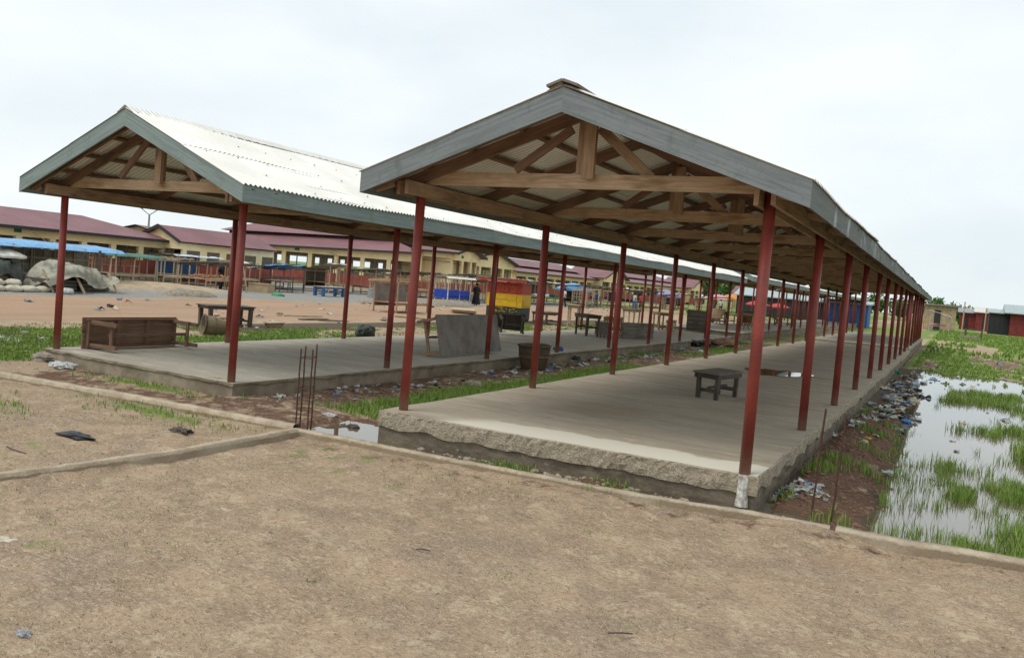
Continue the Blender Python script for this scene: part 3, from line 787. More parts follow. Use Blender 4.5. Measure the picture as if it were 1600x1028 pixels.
for u, v, L, Wd_, H, rz, mt, lb in ((957, 519, 1.6, .7, .62, .3, 'timber', 'sandy wooden table under other tables at the middle of the left slab'), (985, 513, 1.2, .6, .9, .1, 'timber_light', 'pale open framed table behind the brown plank table'),
        (1032, 514, .9, .6, .8, .7, 'timber', 'tall narrow wooden table with crossed legs by a middle post'), (1048, 516, 1.3, .4, .5, .2, 'timber_light', 'long pale trestle table near the upright dark board'),
        (895, 512, .9, .5, .95, .3, 'timber_light', 'tall pale table behind the upright weathered table'), (1122, 508, 1.3, .9, .75, .3, 'timber_dark', 'dark sided table on the slab behind the left shed'),
        (1150, 509, 1.4, .7, .6, .9, 'timber', 'low brown table beside the dark sided one')):
    p = G(u, v, -.1); table(lb, (p.x, p.y, -.138 if p.y < 30 else 0), rz, L, Wd_, H, mt, battens=1)
# outside, behind the left shed
p = G(338, 514, -.4); table('black topped table in the grass beyond the left slab', (p.x-.75, p.y+1.0, -.40), -.25, 1.45, .7, .58, 'timber_dark', leg=.1, apron=.07)
p = G(428, 512, -.4); table('tiny stool sized bench with a pale plank top in the grass', (p.x, p.y, -.4), 0, .6, .28, .16, 'timber', cat='bench', planks=1, topmat='timber_light', stretch=0, name='low_bench')
p = G(853, 507, -.4); table('dark table on the grass right of the painted kiosk', (p.x, p.y, -.4), 0, 1.7, .8, .6, 'timber_dark')
def basket(label, loc, rot, r0, r1, h, mat='wicker'):
    root = empty('wicker_basket', loc, 0, rot); tag(root, label, 'basket')
    m = MB(); n = 28; rows = []
    prof = [(0, .01), (r0*.96, 0), (r0, .03), (r0+(r1-r0)*.35+.012, h*.35), (r0+(r1-r0)*.68+.014, h*.68), (r1, h), (r1-.02, h), (r0+(r1-r0)*.5-.02, h*.5), (r0-.02, .03), (0, .03)]
    b0 = 0
    for (r, z) in prof: rows.append([(r*math.cos(6.28318*k/n)*(1+.012*math.sin(3*k)), r*math.sin(6.28318*k/n), z+.008*math.sin(k*2.1)*(z > .2)) for k in range(n+1)])
    m.grid(rows); 
    for i in range(0, len(m.uv), 4):
        pass
    o = m.build('body', mat, root, smooth_=True)
    uvl = o.data.uv_layers[0]
    for lp in o.data.loops:
        v = o.data.vertices[lp.vertex_index].co; uvl.data[lp.index].uv = (math.atan2(v.y, v.x)*2.2, v.z*3.2)
    for z, rr in ((h-.015, r1+.01), (h*.55, r0+(r1-r0)*.55+.016)):
        q = MB(); q.tube([(rr*math.cos(t*math.pi/14), rr*math.sin(t*math.pi/14), z) for t in range(29)], .018, 6, cap=False); q.build('rim', 'timber_red' if z < h*.9 else 'timber_dark', root)
    return root
p = G(834, 577, -.34)
basket('tall woven basket standing upright in the gap between the two near slabs', (-2.62, p.y+.1, -.36), (.03, -.03, .4), .27, .36, .56)
p = G(343, 524, -.4)
basket('pale woven basket lying on its side in the grass by the black topped table', (p.x+.15, p.y+.05, -.20), (R(84), 0, R(-28)), .19, .25, .56, 'wicker_pale')
m = MB(); m.blob((0, 0, .14), .26, (1, 1.2, .85), 2, .25, 4)
p = G(570, 526, -.35); tag(m.build('crumpled_bag', 'dark_tarp', loc=(p.x, p.y, -.38)), 'dark crumpled bag in the grass by the left slab edge', 'bag')

# ------------------------------------------------------------------ reinforcing bars
def rebar(label, u, v, offs, H, lean):
    base = G(u, v, -.30); root = empty('rebar_cage', (base.x, base.y, -.45)); tag(root, label, 'rebar')
    for i, (x, y) in enumerate(offs):
        q = MB(); n = 26
        q.tube([(x+lean[0]*k/n+.002*math.sin(k*.8+i), y+lean[1]*k/n, H*(1+.03*math.sin(i*4))*k/n) for k in range(n+1)], [.0085+(.0016 if k % 2 else 0) for k in range(n+1)], 6); q.build('steel_bar', 'rebar_rust', root, smooth_=True)
    return root
o = rebar('cage of four thin rusty bars standing where the footings meet', 474, 676, [(-.085, .03), (-.06, -.07), (.05, .06), (.09, -.045)], 1.12, (-.0, .0))
for z in (.42, .66, 1.0):
    q = MB(); P = [(-.09, .035, z), (.05, .065, z+.01), (.095, -.045, z), (-.062, -.075, z-.01), (-.09, .035, z)]; q.tube(P, .005, 5, cap=False); q.build('stirrup', 'rebar_rust', o)
rebar('pair of leaning rusty bars beside the near right corner of the nearest slab', 1284, 806, [(-.095, .02), (.085, -.01)], 1.13, (.03, .03))

# ------------------------------------------------------------------ background market buildings
def building(name, label, P0, P1, e0, e1, depth, ridge, roofkind='gable', clere=0, cat='building', bay=2.5, dado=1.3, base=-.5, signs=(), pipes=(), over=.55, opening=(1.45, None)):
    """facade from P0 to P1 (seen side), building body on its left"""
    P0 = Vector(P0); P1 = Vector(P1); L = (P1-P0).length; ang = math.atan2(P1.y-P0.y, P1.x-P0.x)
    root = empty(name, (P0.x, P0.y, base), ang); tag(root, label, cat)
    e0 -= base; e1 -= base; ridge -= base; ez = lambda x: e0+(e1-e0)*x/L; em = (e0+e1)/2
    top = em-.62 if opening[1] is None else opening[1]
    def prism(m, x0, x1, y0, y1, z0, zf):
        b0 = len(m.v)
        for x in (x0, x1):
            for y in (y0, y1): m.v += [Vector((x, y, z0)), Vector((x, y, zf(x)))]
        for f in ((0, 4, 5, 1), (2, 3, 7, 6), (0, 1, 3, 2), (4, 6, 7, 5), (1, 5, 7, 3), (0, 2, 6, 4)): m.quad_uv([b0+i for i in f], [(0, 0)]*4)
    m = MB(); prism(m, 0, L, 0, .2, 0, lambda x: dado); m.build('dado_wall', 'wall_red', root)
    m = MB(); m.box((-.02, -.08, 0), (L+.02, -.003, .28)); m.build('plinth', 'interior_cream', root)
    m = MB(); prism(m, 0, L, -.03, .2, top, ez)
    prism(m, 0, .2, .2, depth, 0, ez); prism(m, L-.2, L, .2, depth, 0, ez)
    m.build('upper_wall', 'wall_yellow', root)
    nb = max(1, round(L/bay)); 
    cm = MB(); cm.box((-.17, -.02, dado), (.17, .22, top)); c0 = cm.build('column', 'wall_yellow', root)
    for i in range(1, nb):
        c = c0 if i == 1 else c0.copy()
        if i > 1: COL.objects.link(c); c.parent = root
        c.location = (L*i/nb, 0, 0)
    if nb == 1: c0.location = (.17, 0, 0)
    wm = MB(); bw = L/nb
    wm.box((-bw*.02, .08, dado), (bw*.02, .13, top)); wm.box((-bw/2+.17, .08, top-.32), (bw/2-.17, .13, top-.27)); w0 = None
    for i in range(nb):
        w = wm.build('window_frame', 'timber_dark', root) if w0 is None else w0.copy()
        if w0 is not None: COL.objects.link(w); w.parent = root
        w0 = w0 or w; w.location = (L*(i+.5)/nb, 0, 0)
    # far wall with openings so daylight shows through here and there
    m = MB(); yb = min(depth-.3, 2.4)
    m.box((.2, yb, 0), (L-.2, yb+.15, dado+.25)); m.box((.2, yb, top-.25), (L-.2, yb+.15, em-.05))
    for i in range(nb*2):
        x = L*(i+.5)/(nb*2)
        if (i*37) % 5 != 2: m.box((x-bw*.16, yb+.01, dado+.25), (x+bw*.16, yb+.14, top-.25))
    m.build('rear_wall', 'interior_cream', root)
    m = MB(); m.box((.2, .2, em-.12), (L-.2, yb, em-.07)); m.build('ceiling', 'interior_cream', root)
    ym = depth/2
    r = MB(); hip = min(ym, L*.4)
    def rf(E, pts): b0 = len(r.v); r.v += [Vector(q) for q in pts]; r.quad_uv([b0+i for i in range(len(pts))], [(0, 0)]*len(pts))
    o_ = over; t = .09
    if roofkind == 'cross':
        for k in range(int(depth/1.6)):
            q = MB(); q.box((L+.003, .5+k*1.6, top-.75), (L+.03, 1.5+k*1.6, top-.05)); q.build('side_window', 'interior_dark', root)
        q = MB(); q.box((L+.003, .3, 0), (L+.03, depth-.1, dado)); q.build('side_dado', 'wall_red', root)
    if roofkind == 'cross':      # ridge runs away from the facade, gable above it
        xm = L/2
        for dz in (0, -t):
            rf(r, [(-o_, -o_, e0-.1+dz), (xm, -o_, ridge+dz), (xm, depth, ridge+dz), (-o_, depth, e0-.1+dz)])
            rf(r, [(L+o_, -o_, e1-.1+dz), (L+o_, depth, e1-.1+dz), (xm, depth, ridge+dz), (xm, -o_, ridge+dz)])
        g = MB(); g.v = [Vector((0, -.03, e0)), Vector((L, -.03, e1)), Vector((xm, -.03, ridge-t-.02)), Vector((0, .17, e0)), Vector((L, .17, e1)), Vector((xm, .17, ridge-t-.02))]
        g.quad_uv([0, 1, 2], [(0, 0)]*3); g.quad_uv([5, 4, 3], [(0, 0)]*3); g.build('gable_wall', 'wall_yellow', root)
        f = MB()
        for s, xx, ee in ((-1, -o_, e0), (1, L+o_, e1)): f.bar((xm, -o_-.02, ridge-.05), (xx, -o_-.02, ee-.15), .04, .2)
        f.build('barge_board', 'trim_dark', root)
    else:
        hl = hip if roofkind == 'hip' else 0; h0 = 0 if roofkind == 'hipr' else hl; h1 = hip if roofkind == 'hipr' else hl
        rg0 = (h0-o_ if not h0 else h0, ym, ridge); rg1 = (L-h1+(o_ if not h1 else 0), ym, ridge+(e1-e0)*.5)
        A0, A1_, B0, B1_ = (-o_, -o_, e0-.1), (L+o_, -o_, e1-.1), (-o_, depth+o_, e0-.1), (L+o_, depth+o_, e1-.1)
        rf(r, [A0, A1_, rg1, rg0]); rf(r, [B1_, B0, rg0, rg1])
        if h0: rf(r, [B0, A0, rg0])
        if h1: rf(r, [A1_, B1_, rg1])
        g = MB()
        for x, e, rr, hh_ in ((.0, e0, rg0[2], h0), (L, e1, rg1[2], h1)):
            if not hh_:
                g.v += [Vector((x, 0, e)), Vector((x, depth, e)), Vector((x, ym, rr-.12))]; g.quad_uv([len(g.v)-3, len(g.v)-2, len(g.v)-1], [(0, 0)]*3)
        if g.v: g.build('gable_wall', 'wall_yellow', root)
        f = MB(); f.bar((-o_, -o_-.02, e0-.15), (L+o_, -o_-.02, e1-.15), .05, .17); f.build('gutter', 'trim_dark', root)
        s_ = MB(); s_.v = [Vector((-o_, -o_, e0-.19)), Vector((L+o_, -o_, e1-.19)), Vector((L+o_, .0, e1-.19)), Vector((-o_, 0, e0-.19))]; s_.quad_uv([0, 1, 2, 3], [(0, 0)]*4); s_.build('soffit', 'interior_cream', root)
        if clere:
            k = clere; xa, xb = L*.06, L*.97; y0 = ym*.52; zc = lambda x: ez(x)-.1+(ridge-em)*.55
            c = MB(); prism(c, xa, xb, y0, depth-y0, em*.9, lambda x: zc(x)+k); c.build('clerestory_wall', 'trim_dark', root)
            c = MB(); q = [(xa-.6, y0-.6, zc(xa)+k-.05), (xb+.6, y0-.6, zc(xb)+k-.05), (xb-1.5, ym, zc(xb)+k+.85), (xa+1.5, ym, zc(xa)+k+.85), (xb+.6, depth-y0+.6, zc(xb)+k-.05), (xa-.6, depth-y0+.6, zc(xa)+k-.05)]
            c.v = [Vector(w) for w in q]; c.quad_uv([0, 1, 2, 3], [(0, 0)]*4); c.quad_uv([3, 2, 4, 5], [(0, 0)]*4); c.quad_uv([0, 3, 5], [(0, 0)]*3); c.quad_uv([1, 4, 2], [(0, 0)]*3)
            c.build('upper_roof', 'roof_maroon', root)
    r.build('roof', 'roof_maroon', root)
    for x in signs:
        q = MB(); q.box((x, -.08, ez(x)-.42), (x+.38, -.035, ez(x)-.20)); q.build('wall_sign', 'sign_green', root)
    for x in pipes:
        q = MB(); q.tube([(x-1.1, -.5, ez(x)-.25), (x, -.09, ez(x)-.75), (x, -.09, .3)], .05, 6); q.build('downpipe', 'interior_cream', root)
    return root
building('market_hall', 'long yellow hall with a maroon hipped roof at far left', (-38.6, 0), (-38.6, 28.2), 2.24, 2.24, 7, 3.22, 'hipr', signs=(18.5,), pipes=(20.2,), bay=1.9)
building('market_hall', 'small yellow gabled wing beside the street lamp', (-40.6, 27.9), (-37.0, 27.9), 2.36, 2.25, 8, 3.10, 'cross', bay=1.8, over=.3)
building('market_hall', 'dark recessed link building right of the small gabled wing', (-38.6, 29.0), (-46.0, 39.5), 2.2, 2.3, 5, 3.0, bay=1.9)
building('market_hall', 'longest yellow hall with a double maroon roof and red lower wall', (-50.5, 41.8), (-34.6, 49.8), 2.61, 3.21, 9, 4.5, 'hip', clere=.35, signs=(7.6,), pipes=(4.4, 11.3), bay=2.1)
building('market_hall', 'tall yellow end block joined to the longest hall', (-34.6, 50.2), (-32.0, 51.5), 3.5, 3.5, 5, 4.2, bay=2.6)
building('market_hall', 'narrow yellow block with a green sign right of the tall end block', (-31.9, 51.6), (-32.6, 57), 3.45, 3.3, 5, 4.1, 'cross', signs=(1.4,), bay=1.7)
building('market_hall', 'yellow gabled porch block behind the painted kiosk', (-38.0, 64), (-38.0, 74), 3.3, 3.1, 6, 4.4, 'cross', bay=2.4, pipes=(1.0,))
building('market_hall', 'yellow hall with pale columns and double pink roof right of the painted kiosk', (-38.6, 76), (-38.6, 99), 2.6, 2.6, 9, 3.6, 'gable', clere=.25, bay=2.7)
building('market_hall', 'yellow gabled gatehouse between the two double roofed halls', (-37.4, 99.5), (-37.4, 108), 2.9, 2.9, 6, 4.5, 'cross', bay=2.8)
building('market_hall', 'farthest double roofed yellow hall above the crowd of umbrellas', (-38.6, 109), (-38.6, 143), 2.7, 2.7, 9, 3.9, 'gable', clere=.25, bay=3)
building('market_hall', 'small yellow gable end at the far end of the market halls', (-37.5, 144), (-37.5, 152), 2.9, 2.9, 6, 4.6, 'cross', bay=2.6)
# street lamp
p = Vector((-44.0, 31.0, -.45)); t = empty('street_lamp', p); tag(t, 'twin headed solar street lamp rising behind the maroon roofs', 'street lamp')
m = MB(); m.tube([(0, 0, 0), (0, 0, 4.35)], [.09, .06], 8); m.build('pole', 'grey_plastic', t)
for s in (-1, 1):
    m = MB(); m.bar((0, 0, 4.3), (s*.55, s*.3, 4.75), .05, .05); a = m.build('arm', 'grey_plastic', t)
    m = MB(); m.bar((s*.45, s*.26, 4.72), (s*1.0, s*.5, 4.92 if s > 0 else 5.0), .28, .08); m.build('lamp_head', 'sign_lamp', a)

# ------------------------------------------------------------------ stalls
def stall(label, x, y, rz, L, Wt, H, roof='none', th=.62, tmat='timber_light', pmat='timber_light', slope=.12, npole=3, z=-.46, goods=None, wall=None, lattice=False, tabletop=True, sag=.06):
    root = empty('market_stall', (x, y, z), rz); tag(root, label, 'market stall')
    pm = MB(); pm.tube([(0, 0, 0), (.01, 0, H*.5), (0, .01, H)], [.045, .04, .035], 6); p0 = None
    for sx in (-1, 1):
        for k in range(npole):
            q = pm.build('pole', pmat, root) if p0 is None else p0.copy()
            if p0 is not None: COL.objects.link(q); q.parent = root
            p0 = p0 or q
            q.location = (sx*Wt/2, -L/2+L*k/(npole-1)+random.uniform(-.06, .06), 0); q.rotation_euler = (random.uniform(-.03, .03), random.uniform(-.03, .03), 0); q.scale = (1, 1, 1+slope*.5*sx)
    m = MB()
    for sx in (-1, 1):
        m.bar((sx*Wt/2, -L/2-.25, H*(1+slope*.5*sx)), (sx*Wt/2, L/2+.25, H*(1+slope*.5*sx)), .05, .07)
    for k in range(npole+2): y_ = -L/2+L*k/(npole+1); m.bar((-Wt/2-.15, y_, H*(1-slope*.5)+.05), (Wt/2+.15, y_, H*(1+slope*.5)+.05), .05, .05)
    m.build('roof_frame', 'timber_dark' if roof == 'slats' else pmat, root)
    if roof == 'slats':
        m = MB()
        for k in range(int(L/.28)):
            y_ = -L/2-.1+k*.28+random.uniform(-.05, .05); m.bar((-Wt/2-.3+random.uniform(-.1, .1), y_, H*(1-slope*.5)+.1), (Wt/2+.3+random.uniform(-.1, .1), y_+random.uniform(-.1, .1), H*(1+slope*.5)+.1+random.uniform(-.02, .04)), .12, .03)
        m.build('canopy', 'timber_grey', root)
    elif roof != 'none':
        m = MB(); rows = []; ph = random.uniform(0, 6)
        for dz in (0,):
            for i in range(9):
                sx = -1+2*i/8; r_ = []
                for k in range(15):
                    y_ = -L/2-.35+(L+.7)*k/14; r_.append((sx*(Wt/2+.28)+.05*math.sin(k*1.7+ph), y_, H*(1+slope*.5*sx)+.11-sag*abs(math.sin(k*math.pi/7+ph))*(.4+.6*abs(math.sin(i*math.pi/4)))-(.12 if i in (0, 8) else 0)))
                rows.append(r_)
        m.grid(rows); m.grid([[(p_[0], p_[1], p_[2]-.012) for p_ in r_] for r_ in rows]); m.build('canopy', roof, root, smooth_=True)
    if tabletop:
        m = MB(); n = 6
        for k in range(n): xx = -Wt/2+Wt*(k+.5)/n; m.bar((xx, -L/2, th), (xx, L/2, th), Wt/n-.012, .03)
        c = m.build('counter', tmat, root)
        for sx in (-1, 1):
            for zz in (th-.06, .15):
                if zz > .2 or random.random() < .6: m = MB(); m.bar((sx*Wt/2, -L/2, zz), (sx*Wt/2, L/2, zz), .04, .065); m.build('rail', tmat, root)
    if lattice:
        m = MB()
        for zz in (.3, .95, 1.25): m.bar((-Wt/2, -L/2, zz), (-Wt/2, L/2, zz), .035, .06)
        for k in range(int(L/.45)): y_ = -L/2+.2+k*.45; m.bar((-Wt/2, y_, .05), (-Wt/2, y_, H*(1-slope*.5)), .05, .035)
        m.build('lattice', 'timber_light', root)
    if wall:
        m = MB(); m.bar((-Wt/2-.04, -L/2, H*.55), (-Wt/2-.04, L/2, H*.55), .03, H*.7); m.build('wall_sheet', wall, root)
    return root
def goods(name, label, cat, x, y, z, mat, n, sx, sy, r, group=None):
    if n <= 12:
        for i in range(n):
            m = MB(); m.blob((0, 0, r*.6), r*random.uniform(.7, 1.1), (1, 1, .75), 1, .2)
            tag(m.build(name, mat, loc=(x+random.uniform(-sx, sx), y+random.uniform(-sy, sy), z)), label, cat, label.split(' laid')[0].split(' piled')[0]+' on a far stall')
        return
    m = MB()
    for i in range(n): m.blob((random.uniform(-sx, sx), random.uniform(-sy, sy), r*.7+random.uniform(0, r)), r*random.uniform(.7, 1.2), (1, 1, .8), 1, .25)
    return tag(m.build(name, mat, loc=(x, y, z)), label, cat, group, 'stuff' if n > 12 else None)
stall('long stall under a light blue tarp at far left behind the sacks', -28.0, 12.3, 0, 7.6, 1.9, 1.80, 'blue_tarp', slope=-.1, npole=4, wall='grey_tarp', lattice=True)
stall('pale wood frame stall with a dark green tarp edge', -34.6, 22.3, 0, 3.0, 1.5, 1.55, 'green_tarp', th=.55, lattice=True, slope=-.05)
stall('bare pale pole frame between the green and the blue edged stalls', -34.4, 25.0, 0, 1.8, 1.4, 1.5, 'none', th=.55)
stall('stall with a white and blue sheet roof and dark side cloths', -36.0, 27.6, 0, 3.0, 1.8, 1.72, 'sheet_blue_white', th=.6, wall='paint_steel_blue', slope=.05)
stall('slat roofed stall with orange goods spread on its counter', -29.6, 23.8, .2, 3.0, 1.6, 1.45, 'slats', th=.7, pmat='timber')
goods('orange_produce', 'heap of orange produce drying on the slat roofed stall', 'produce', -29.5, 23.8, .25, 'orange_goods', 40, .65, 1.3, .09)
# ladder leaning on it
t = empty('wooden_ladder', (-27.9, 24.6, -.46), .3, (0, R(-14), .2)); tag(t, 'short wooden ladder leaning on the slat roofed stall', 'ladder')
for s in (-1, 1): m = MB(); m.bar((0, s*.22, 0), (0, s*.22, 1.6), .04, .06); m.build('side_rail', 'timber_light', t)
for k in range(5): m = MB(); m.bar((0, -.22, .2+k*.3), (0, .22, .2+k*.3), .03, .04); m.build('rung', 'timber_light', t)
stall('stall with a wrinkled bright blue tarp in front of the red wall', -35.0, 34.6, .2, 3.4, 1.6, 1.55, 'bright_blue_tarp', th=.6, pmat='timber_grey', tmat='timber_dark', slope=.25, sag=.2)
stall('dark slatted bench stall below the bright blue tarp', -31.8, 31.6, .2, 2.8, 1.2, .9, 'none', th=.72, pmat='timber_dark', tmat='timber_grey')
stall('stall under a curved off white tarp next to the bright blue one', -34.0, 38.2, .2, 2.8, 1.9, 1.75, 'white_tarp', th=.7, slope=.35, tmat='timber', wall='timber_dark')
table('blue painted bench table standing on the grey gravel', (-28.6, 32.2, -.46), 0, 2.1, .8, .62, 'paint_steel_blue', leg=.16, apron=.1, topmat='timber_light')
stall('grey slat roofed stall left of the front post of the nearest shed', -32.6, 42.2, .1, 3.6, 1.9, 1.75, 'slats', pmat='timber', tmat='timber_grey', npole=4)
stall('long slat roofed stall continuing the row behind the posts', -31.6, 46.4, .1, 4.0, 1.9, 1.8, 'slats', pmat='timber', npole=4, lattice=True)
stall('slat roofed stall with sheet iron patches at the end of the middle row', -29.6, 50.5, .1, 4.6, 2.0, 1.95, 'slats', pmat='timber', npole=4)
stall('low empty frame stall below the slat roofed row', -30.2, 40.4, .1, 3.0, 1.2, 1.2, 'none', pmat='timber_light', th=.6)
t = stall('cart with a deep blue box and a thin white roof', -24.3, 39.6, -.15, 2.2, 1.2, 1.75, 'white_tarp', th=.62, pmat='white_tarp', tmat='paint_blue', slope=.02, sag=0)
m = MB(); m.box((-.62, -1.12, .42), (.62, 1.12, .98)); m.build('box', 'paint_blue', t)
stall('chipboard sided stall frame standing near the road edge', -17.6, 24.5, 0, 2.6, 1.3, 1.5, 'none', th=.5, wall='chipboard', pmat='timber', tmat='timber')
table('pale open frame lying on the ground beside the road', (-17.5, 30, -.42), .6, 2.2, 1.3, .2, 'timber_light', stretch=0, leg=.05, cat='wooden frame')
for i, (u, v, L_, a, lb) in enumerate(((468, 494, 1.7, 1.1, 'long pale plank lying across the dirt between the grass and the road'), (490, 500, 1.2, 1.4, 'short dark plank beside the long pale plank'), (520, 503, 1.0, .5, 'dark timber offcut right of the short dark plank'), (600, 500, 1.6, 2.2, 'reddish plank on the dirt near a left shed post'), (640, 497, 1.3, .2, 'grey plank on the dirt behind the front left post of the nearest shed'))):
    p = G(u, v, -.4); m = MB(); m.bar((-L_/2*math.cos(a), -L_/2*math.sin(a), .03), (L_/2*math.cos(a), L_/2*math.sin(a), .05), .16, .04)
    tag(m.build('plank', ['timber_light', 'timber_dark', 'timber_dark', 'timber_red', 'timber_grey'][i], loc=(p.x, p.y, hz(p.x, p.y))), lb, 'plank')
# umbrellas
def umbrella(label, x, y, r, h, mat, pole='white_plastic', z=-.46, tilt=0):
    t = empty('parasol', (x, y, z), 0, (tilt, 0, 0)); tag(t, label, 'parasol')
    m = MB(); m.tube([(0, 0, 0), (0, 0, h)], .03, 6); m.build('pole', pole, t)
    m = MB(); n = 8; rows = []
    for f, zz in ((0, 0), (.35, -.07), (.7, -.2), (1, -.36), (1.0, -.46)):
        rows.append([(r*f*math.cos(math.pi*2*k/16)*(1 if k % 2 == 0 else .955), r*f*math.sin(math.pi*2*k/16)*(1 if k % 2 == 0 else .955), h+zz*r*.9+(.0 if k % 2 == 0 else -.02)) for k in range(17)])
    m.grid(rows); m.build('canopy', mat, t)
umbrella('small white parasol by the left posts, in front of the longest hall', -33.5, 29.6, .8, 1.75, 'white_tarp')
umbrella('white parasol at far left beside the heap of tarps', -27.3, 11.3, .9, 1.6, 'white_tarp')
umbrella('purple parasol under the roof edge of the left shed, in the far crowd', -26, 92, 2.3, 2.4, 'purple_cloth')
umbrella('pink parasol right of the purple one', -24, 110, 2.1, 2.4, 'pink_cloth')
umbrella('orange parasol at the right end of the far crowd', -22, 112, 2.4, 2.7, 'orange_cloth')
umbrella('red parasol near the teal roofed hut', -13.5, 86, 1.3, 2.0, 'red_cloth')
umbrella('second red parasol touching the first near the teal roofed hut', -11.4, 87, 1.2, 1.9, 'red_cloth')
umbrella('faded blue parasol at the left part of the far crowd', -27, 66, 1.9, 2.2, 'blue_tarp')
umbrella('dark red parasol among the far stalls', -27, 78, 1.1, 2.1, 'red_cloth')
specs = [(-27.5, 56, 'grey_tarp', 'grey tarp stall just right of the painted kiosk in the far row'), (-27.8, 61, 'white_tarp', 'off white tarp stall behind the road, second right of the kiosk'), (-26, 66, 'slats', 'slat roofed stall under the faded blue parasol'),
         (-28, 71, 'sheet_blue_white', 'pale blue sheet roofed stall in the far row'), (-25, 75, 'grey_tarp', 'low grey tarp stall left of the dark red parasol'), (-29, 80, 'blue_tarp', 'far stall under a blue tarp'),
         (-26, 85, 'slats', 'dark slat roofed stall left of the purple parasol'), (-28, 91, 'purple_cloth', 'stall with a mauve cloth roof'), (-24.5, 97, 'sheet_blue_white', 'white and blue roofed stall right of the purple parasol'),
         (-28, 103, 'white_tarp', 'off white roofed stall near the far gable end'), (-22, 104, 'grey_tarp', 'grey roofed stall in front of the pink parasol'), (-20, 118, 'orange_cloth', 'stall with an orange cloth behind the orange parasol')]
for x, y, mt, lb in specs: stall(lb, x, y, random.uniform(-.1, .1), 3.8, 2.4, 1.9, mt, pmat='timber', tmat='timber_grey', npole=3, th=.7, wall=random.choice([None, 'timber_grey', 'timber_dark']))
more = [(-36.5, 31.5, 2.2, 'none', 'bare pole frame against the red wall left of the bright blue tarp'), (-32.2, 28.0, 2.4, 'slats', 'low slat roofed stall beside the wooden ladder'), (-35.8, 21.0, 2.6, 'none', 'bare lattice frame behind the dark green tarp stall'),
        (-36.2, 18.2, 2.6, 'slats', 'slat roofed frame behind the black pole'), (-35.5, 41.0, 2.6, 'none', 'pale frame stall against the wall behind the off white tarp'), (-33.5, 44.8, 2.4, 'none', 'tall bare frame between two slat roofed stalls'),
        (-27.5, 44.0, 2.6, 'none', 'low table frame by the road left of the blue box cart'), (-26.5, 48.0, 2.4, 'grey_tarp', 'small grey tarp stall behind the blue box cart'), (-30.0, 57.0, 3.0, 'slats', 'slat roofed stall behind the painted kiosk'),
        (-32, 62, 3.0, 'white_tarp', 'pale roofed stall in the back row behind the road'), (-31.5, 68, 3.0, 'slats', 'slat roofed stall in the back row before the pale columns'), (-31, 75, 3.0, 'bright_blue_tarp', 'blue roofed stall in the back row before the double pink roof'),
        (-24, 62, 2.2, 'none', 'low bare table frame at the road edge right of the kiosk'), (-23.5, 68, 2.2, 'none', 'low bare table frame at the road edge under the second roof bay'), (-23, 84, 2.4, 'slats', 'slat roofed stall at the road edge near the purple parasol'),
        (-21, 92, 2.6, 'grey_tarp', 'grey tarp stall at the road edge right of the purple parasol')]
for i, (x, y, L_, rf_, lb) in enumerate(more): stall(lb, x, y, random.uniform(-.15, .15), L_, 1.4, random.uniform(1.4, 1.8), rf_, th=random.uniform(.5, .75), pmat=['timber_light', 'timber', 'timber_grey'][i % 3], tmat=['timber_grey', 'timber_light', 'timber'][i % 3], lattice=i % 3 != 1, npole=3)
# things spread on the far counters
for i, (mt, nm, cat) in enumerate((('green_plastic', 'green bowls', 'bowls'), ('white_plastic', 'white sacks', 'sacks'), ('red_cloth', 'red cloth bundles', 'bundles'), ('black_plastic', 'black buckets', 'buckets'), ('blue_plastic', 'blue bowls', 'bowls'), ('orange_goods', 'orange fruit', 'fruit'))):
    x, y = [(-27.3, 61), (-25.8, 56), (-27.8, 71), (-24.8, 75), (-28.5, 80), (-24.3, 97)][i]
    goods('market_goods', '%s piled on a counter in the far row of stalls' % nm, cat, x, y, .27, mt, 9, .8, 1.5, .2)

# painted kiosk
fr, cr, fl = G(830, 505, -.4), G(815, 500, -.4), G(762, 494, -.4)
c0 = Vector((-13.1, 26.6, 0)); kd = Vector((-.80, .60, 0)).normalized(); ks = Vector((.35, 1, 0)).normalized()
t = empty('painted_kiosk', (-12.5, 27.0, -.42), R(12)); t.scale = (.80, .85, .87); tag(t, 'wooden kiosk painted red, yellow and dark green with a flat tin roof', 'kiosk')
# local: x to the right side, y away ; front face towards -y
def kb(nm, lo, hi, mt): m = MB(); m.box(lo, hi); return m.build(nm, mt, t)
KW, KD = 2.15, 2.0
kb('lower_wall', (-KW, 0, .10), (0, KD, .78), 'kiosk_green'); kb('middle_wall', (-KW-.02, -.02, .78), (.02, KD+.02, 1.50), 'kiosk_yellow'); kb('upper_wall', (-KW, 0, 1.50), (0, KD, 2.12), 'kiosk_red')
kb('hatch', (-KW+.35, -.06, .82), (-.3, -.025, 1.16), 'kiosk_yellow'); kb('hatch', (-KW+.35, -.06, 1.18), (-.3, -.025, 1.46), 'kiosk_yellow'); kb('side_hatch', (.025, .3, .88), (.05, 1.7, 1.18), 'kiosk_yellow')
m = MB()
for i in range(14): m.bar((-KW-.5+i*.22, -.55, 2.34), (-KW-.5+i*.22, KD+.3, 2.16), .2, .02, (0, 0, 1))
m.build('tin_roof', 'roof_teal', t); kb('front_fascia', (-KW-.5, -.52, 2.16), (.35, -.47, 2.31), 'kiosk_red')
for x in (-KW+.1, -.1):
    for y in (.1, KD-.1): kb('leg', (x-.07, y-.07, -.05), (x+.07, y+.07, .178), 'timber_dark')
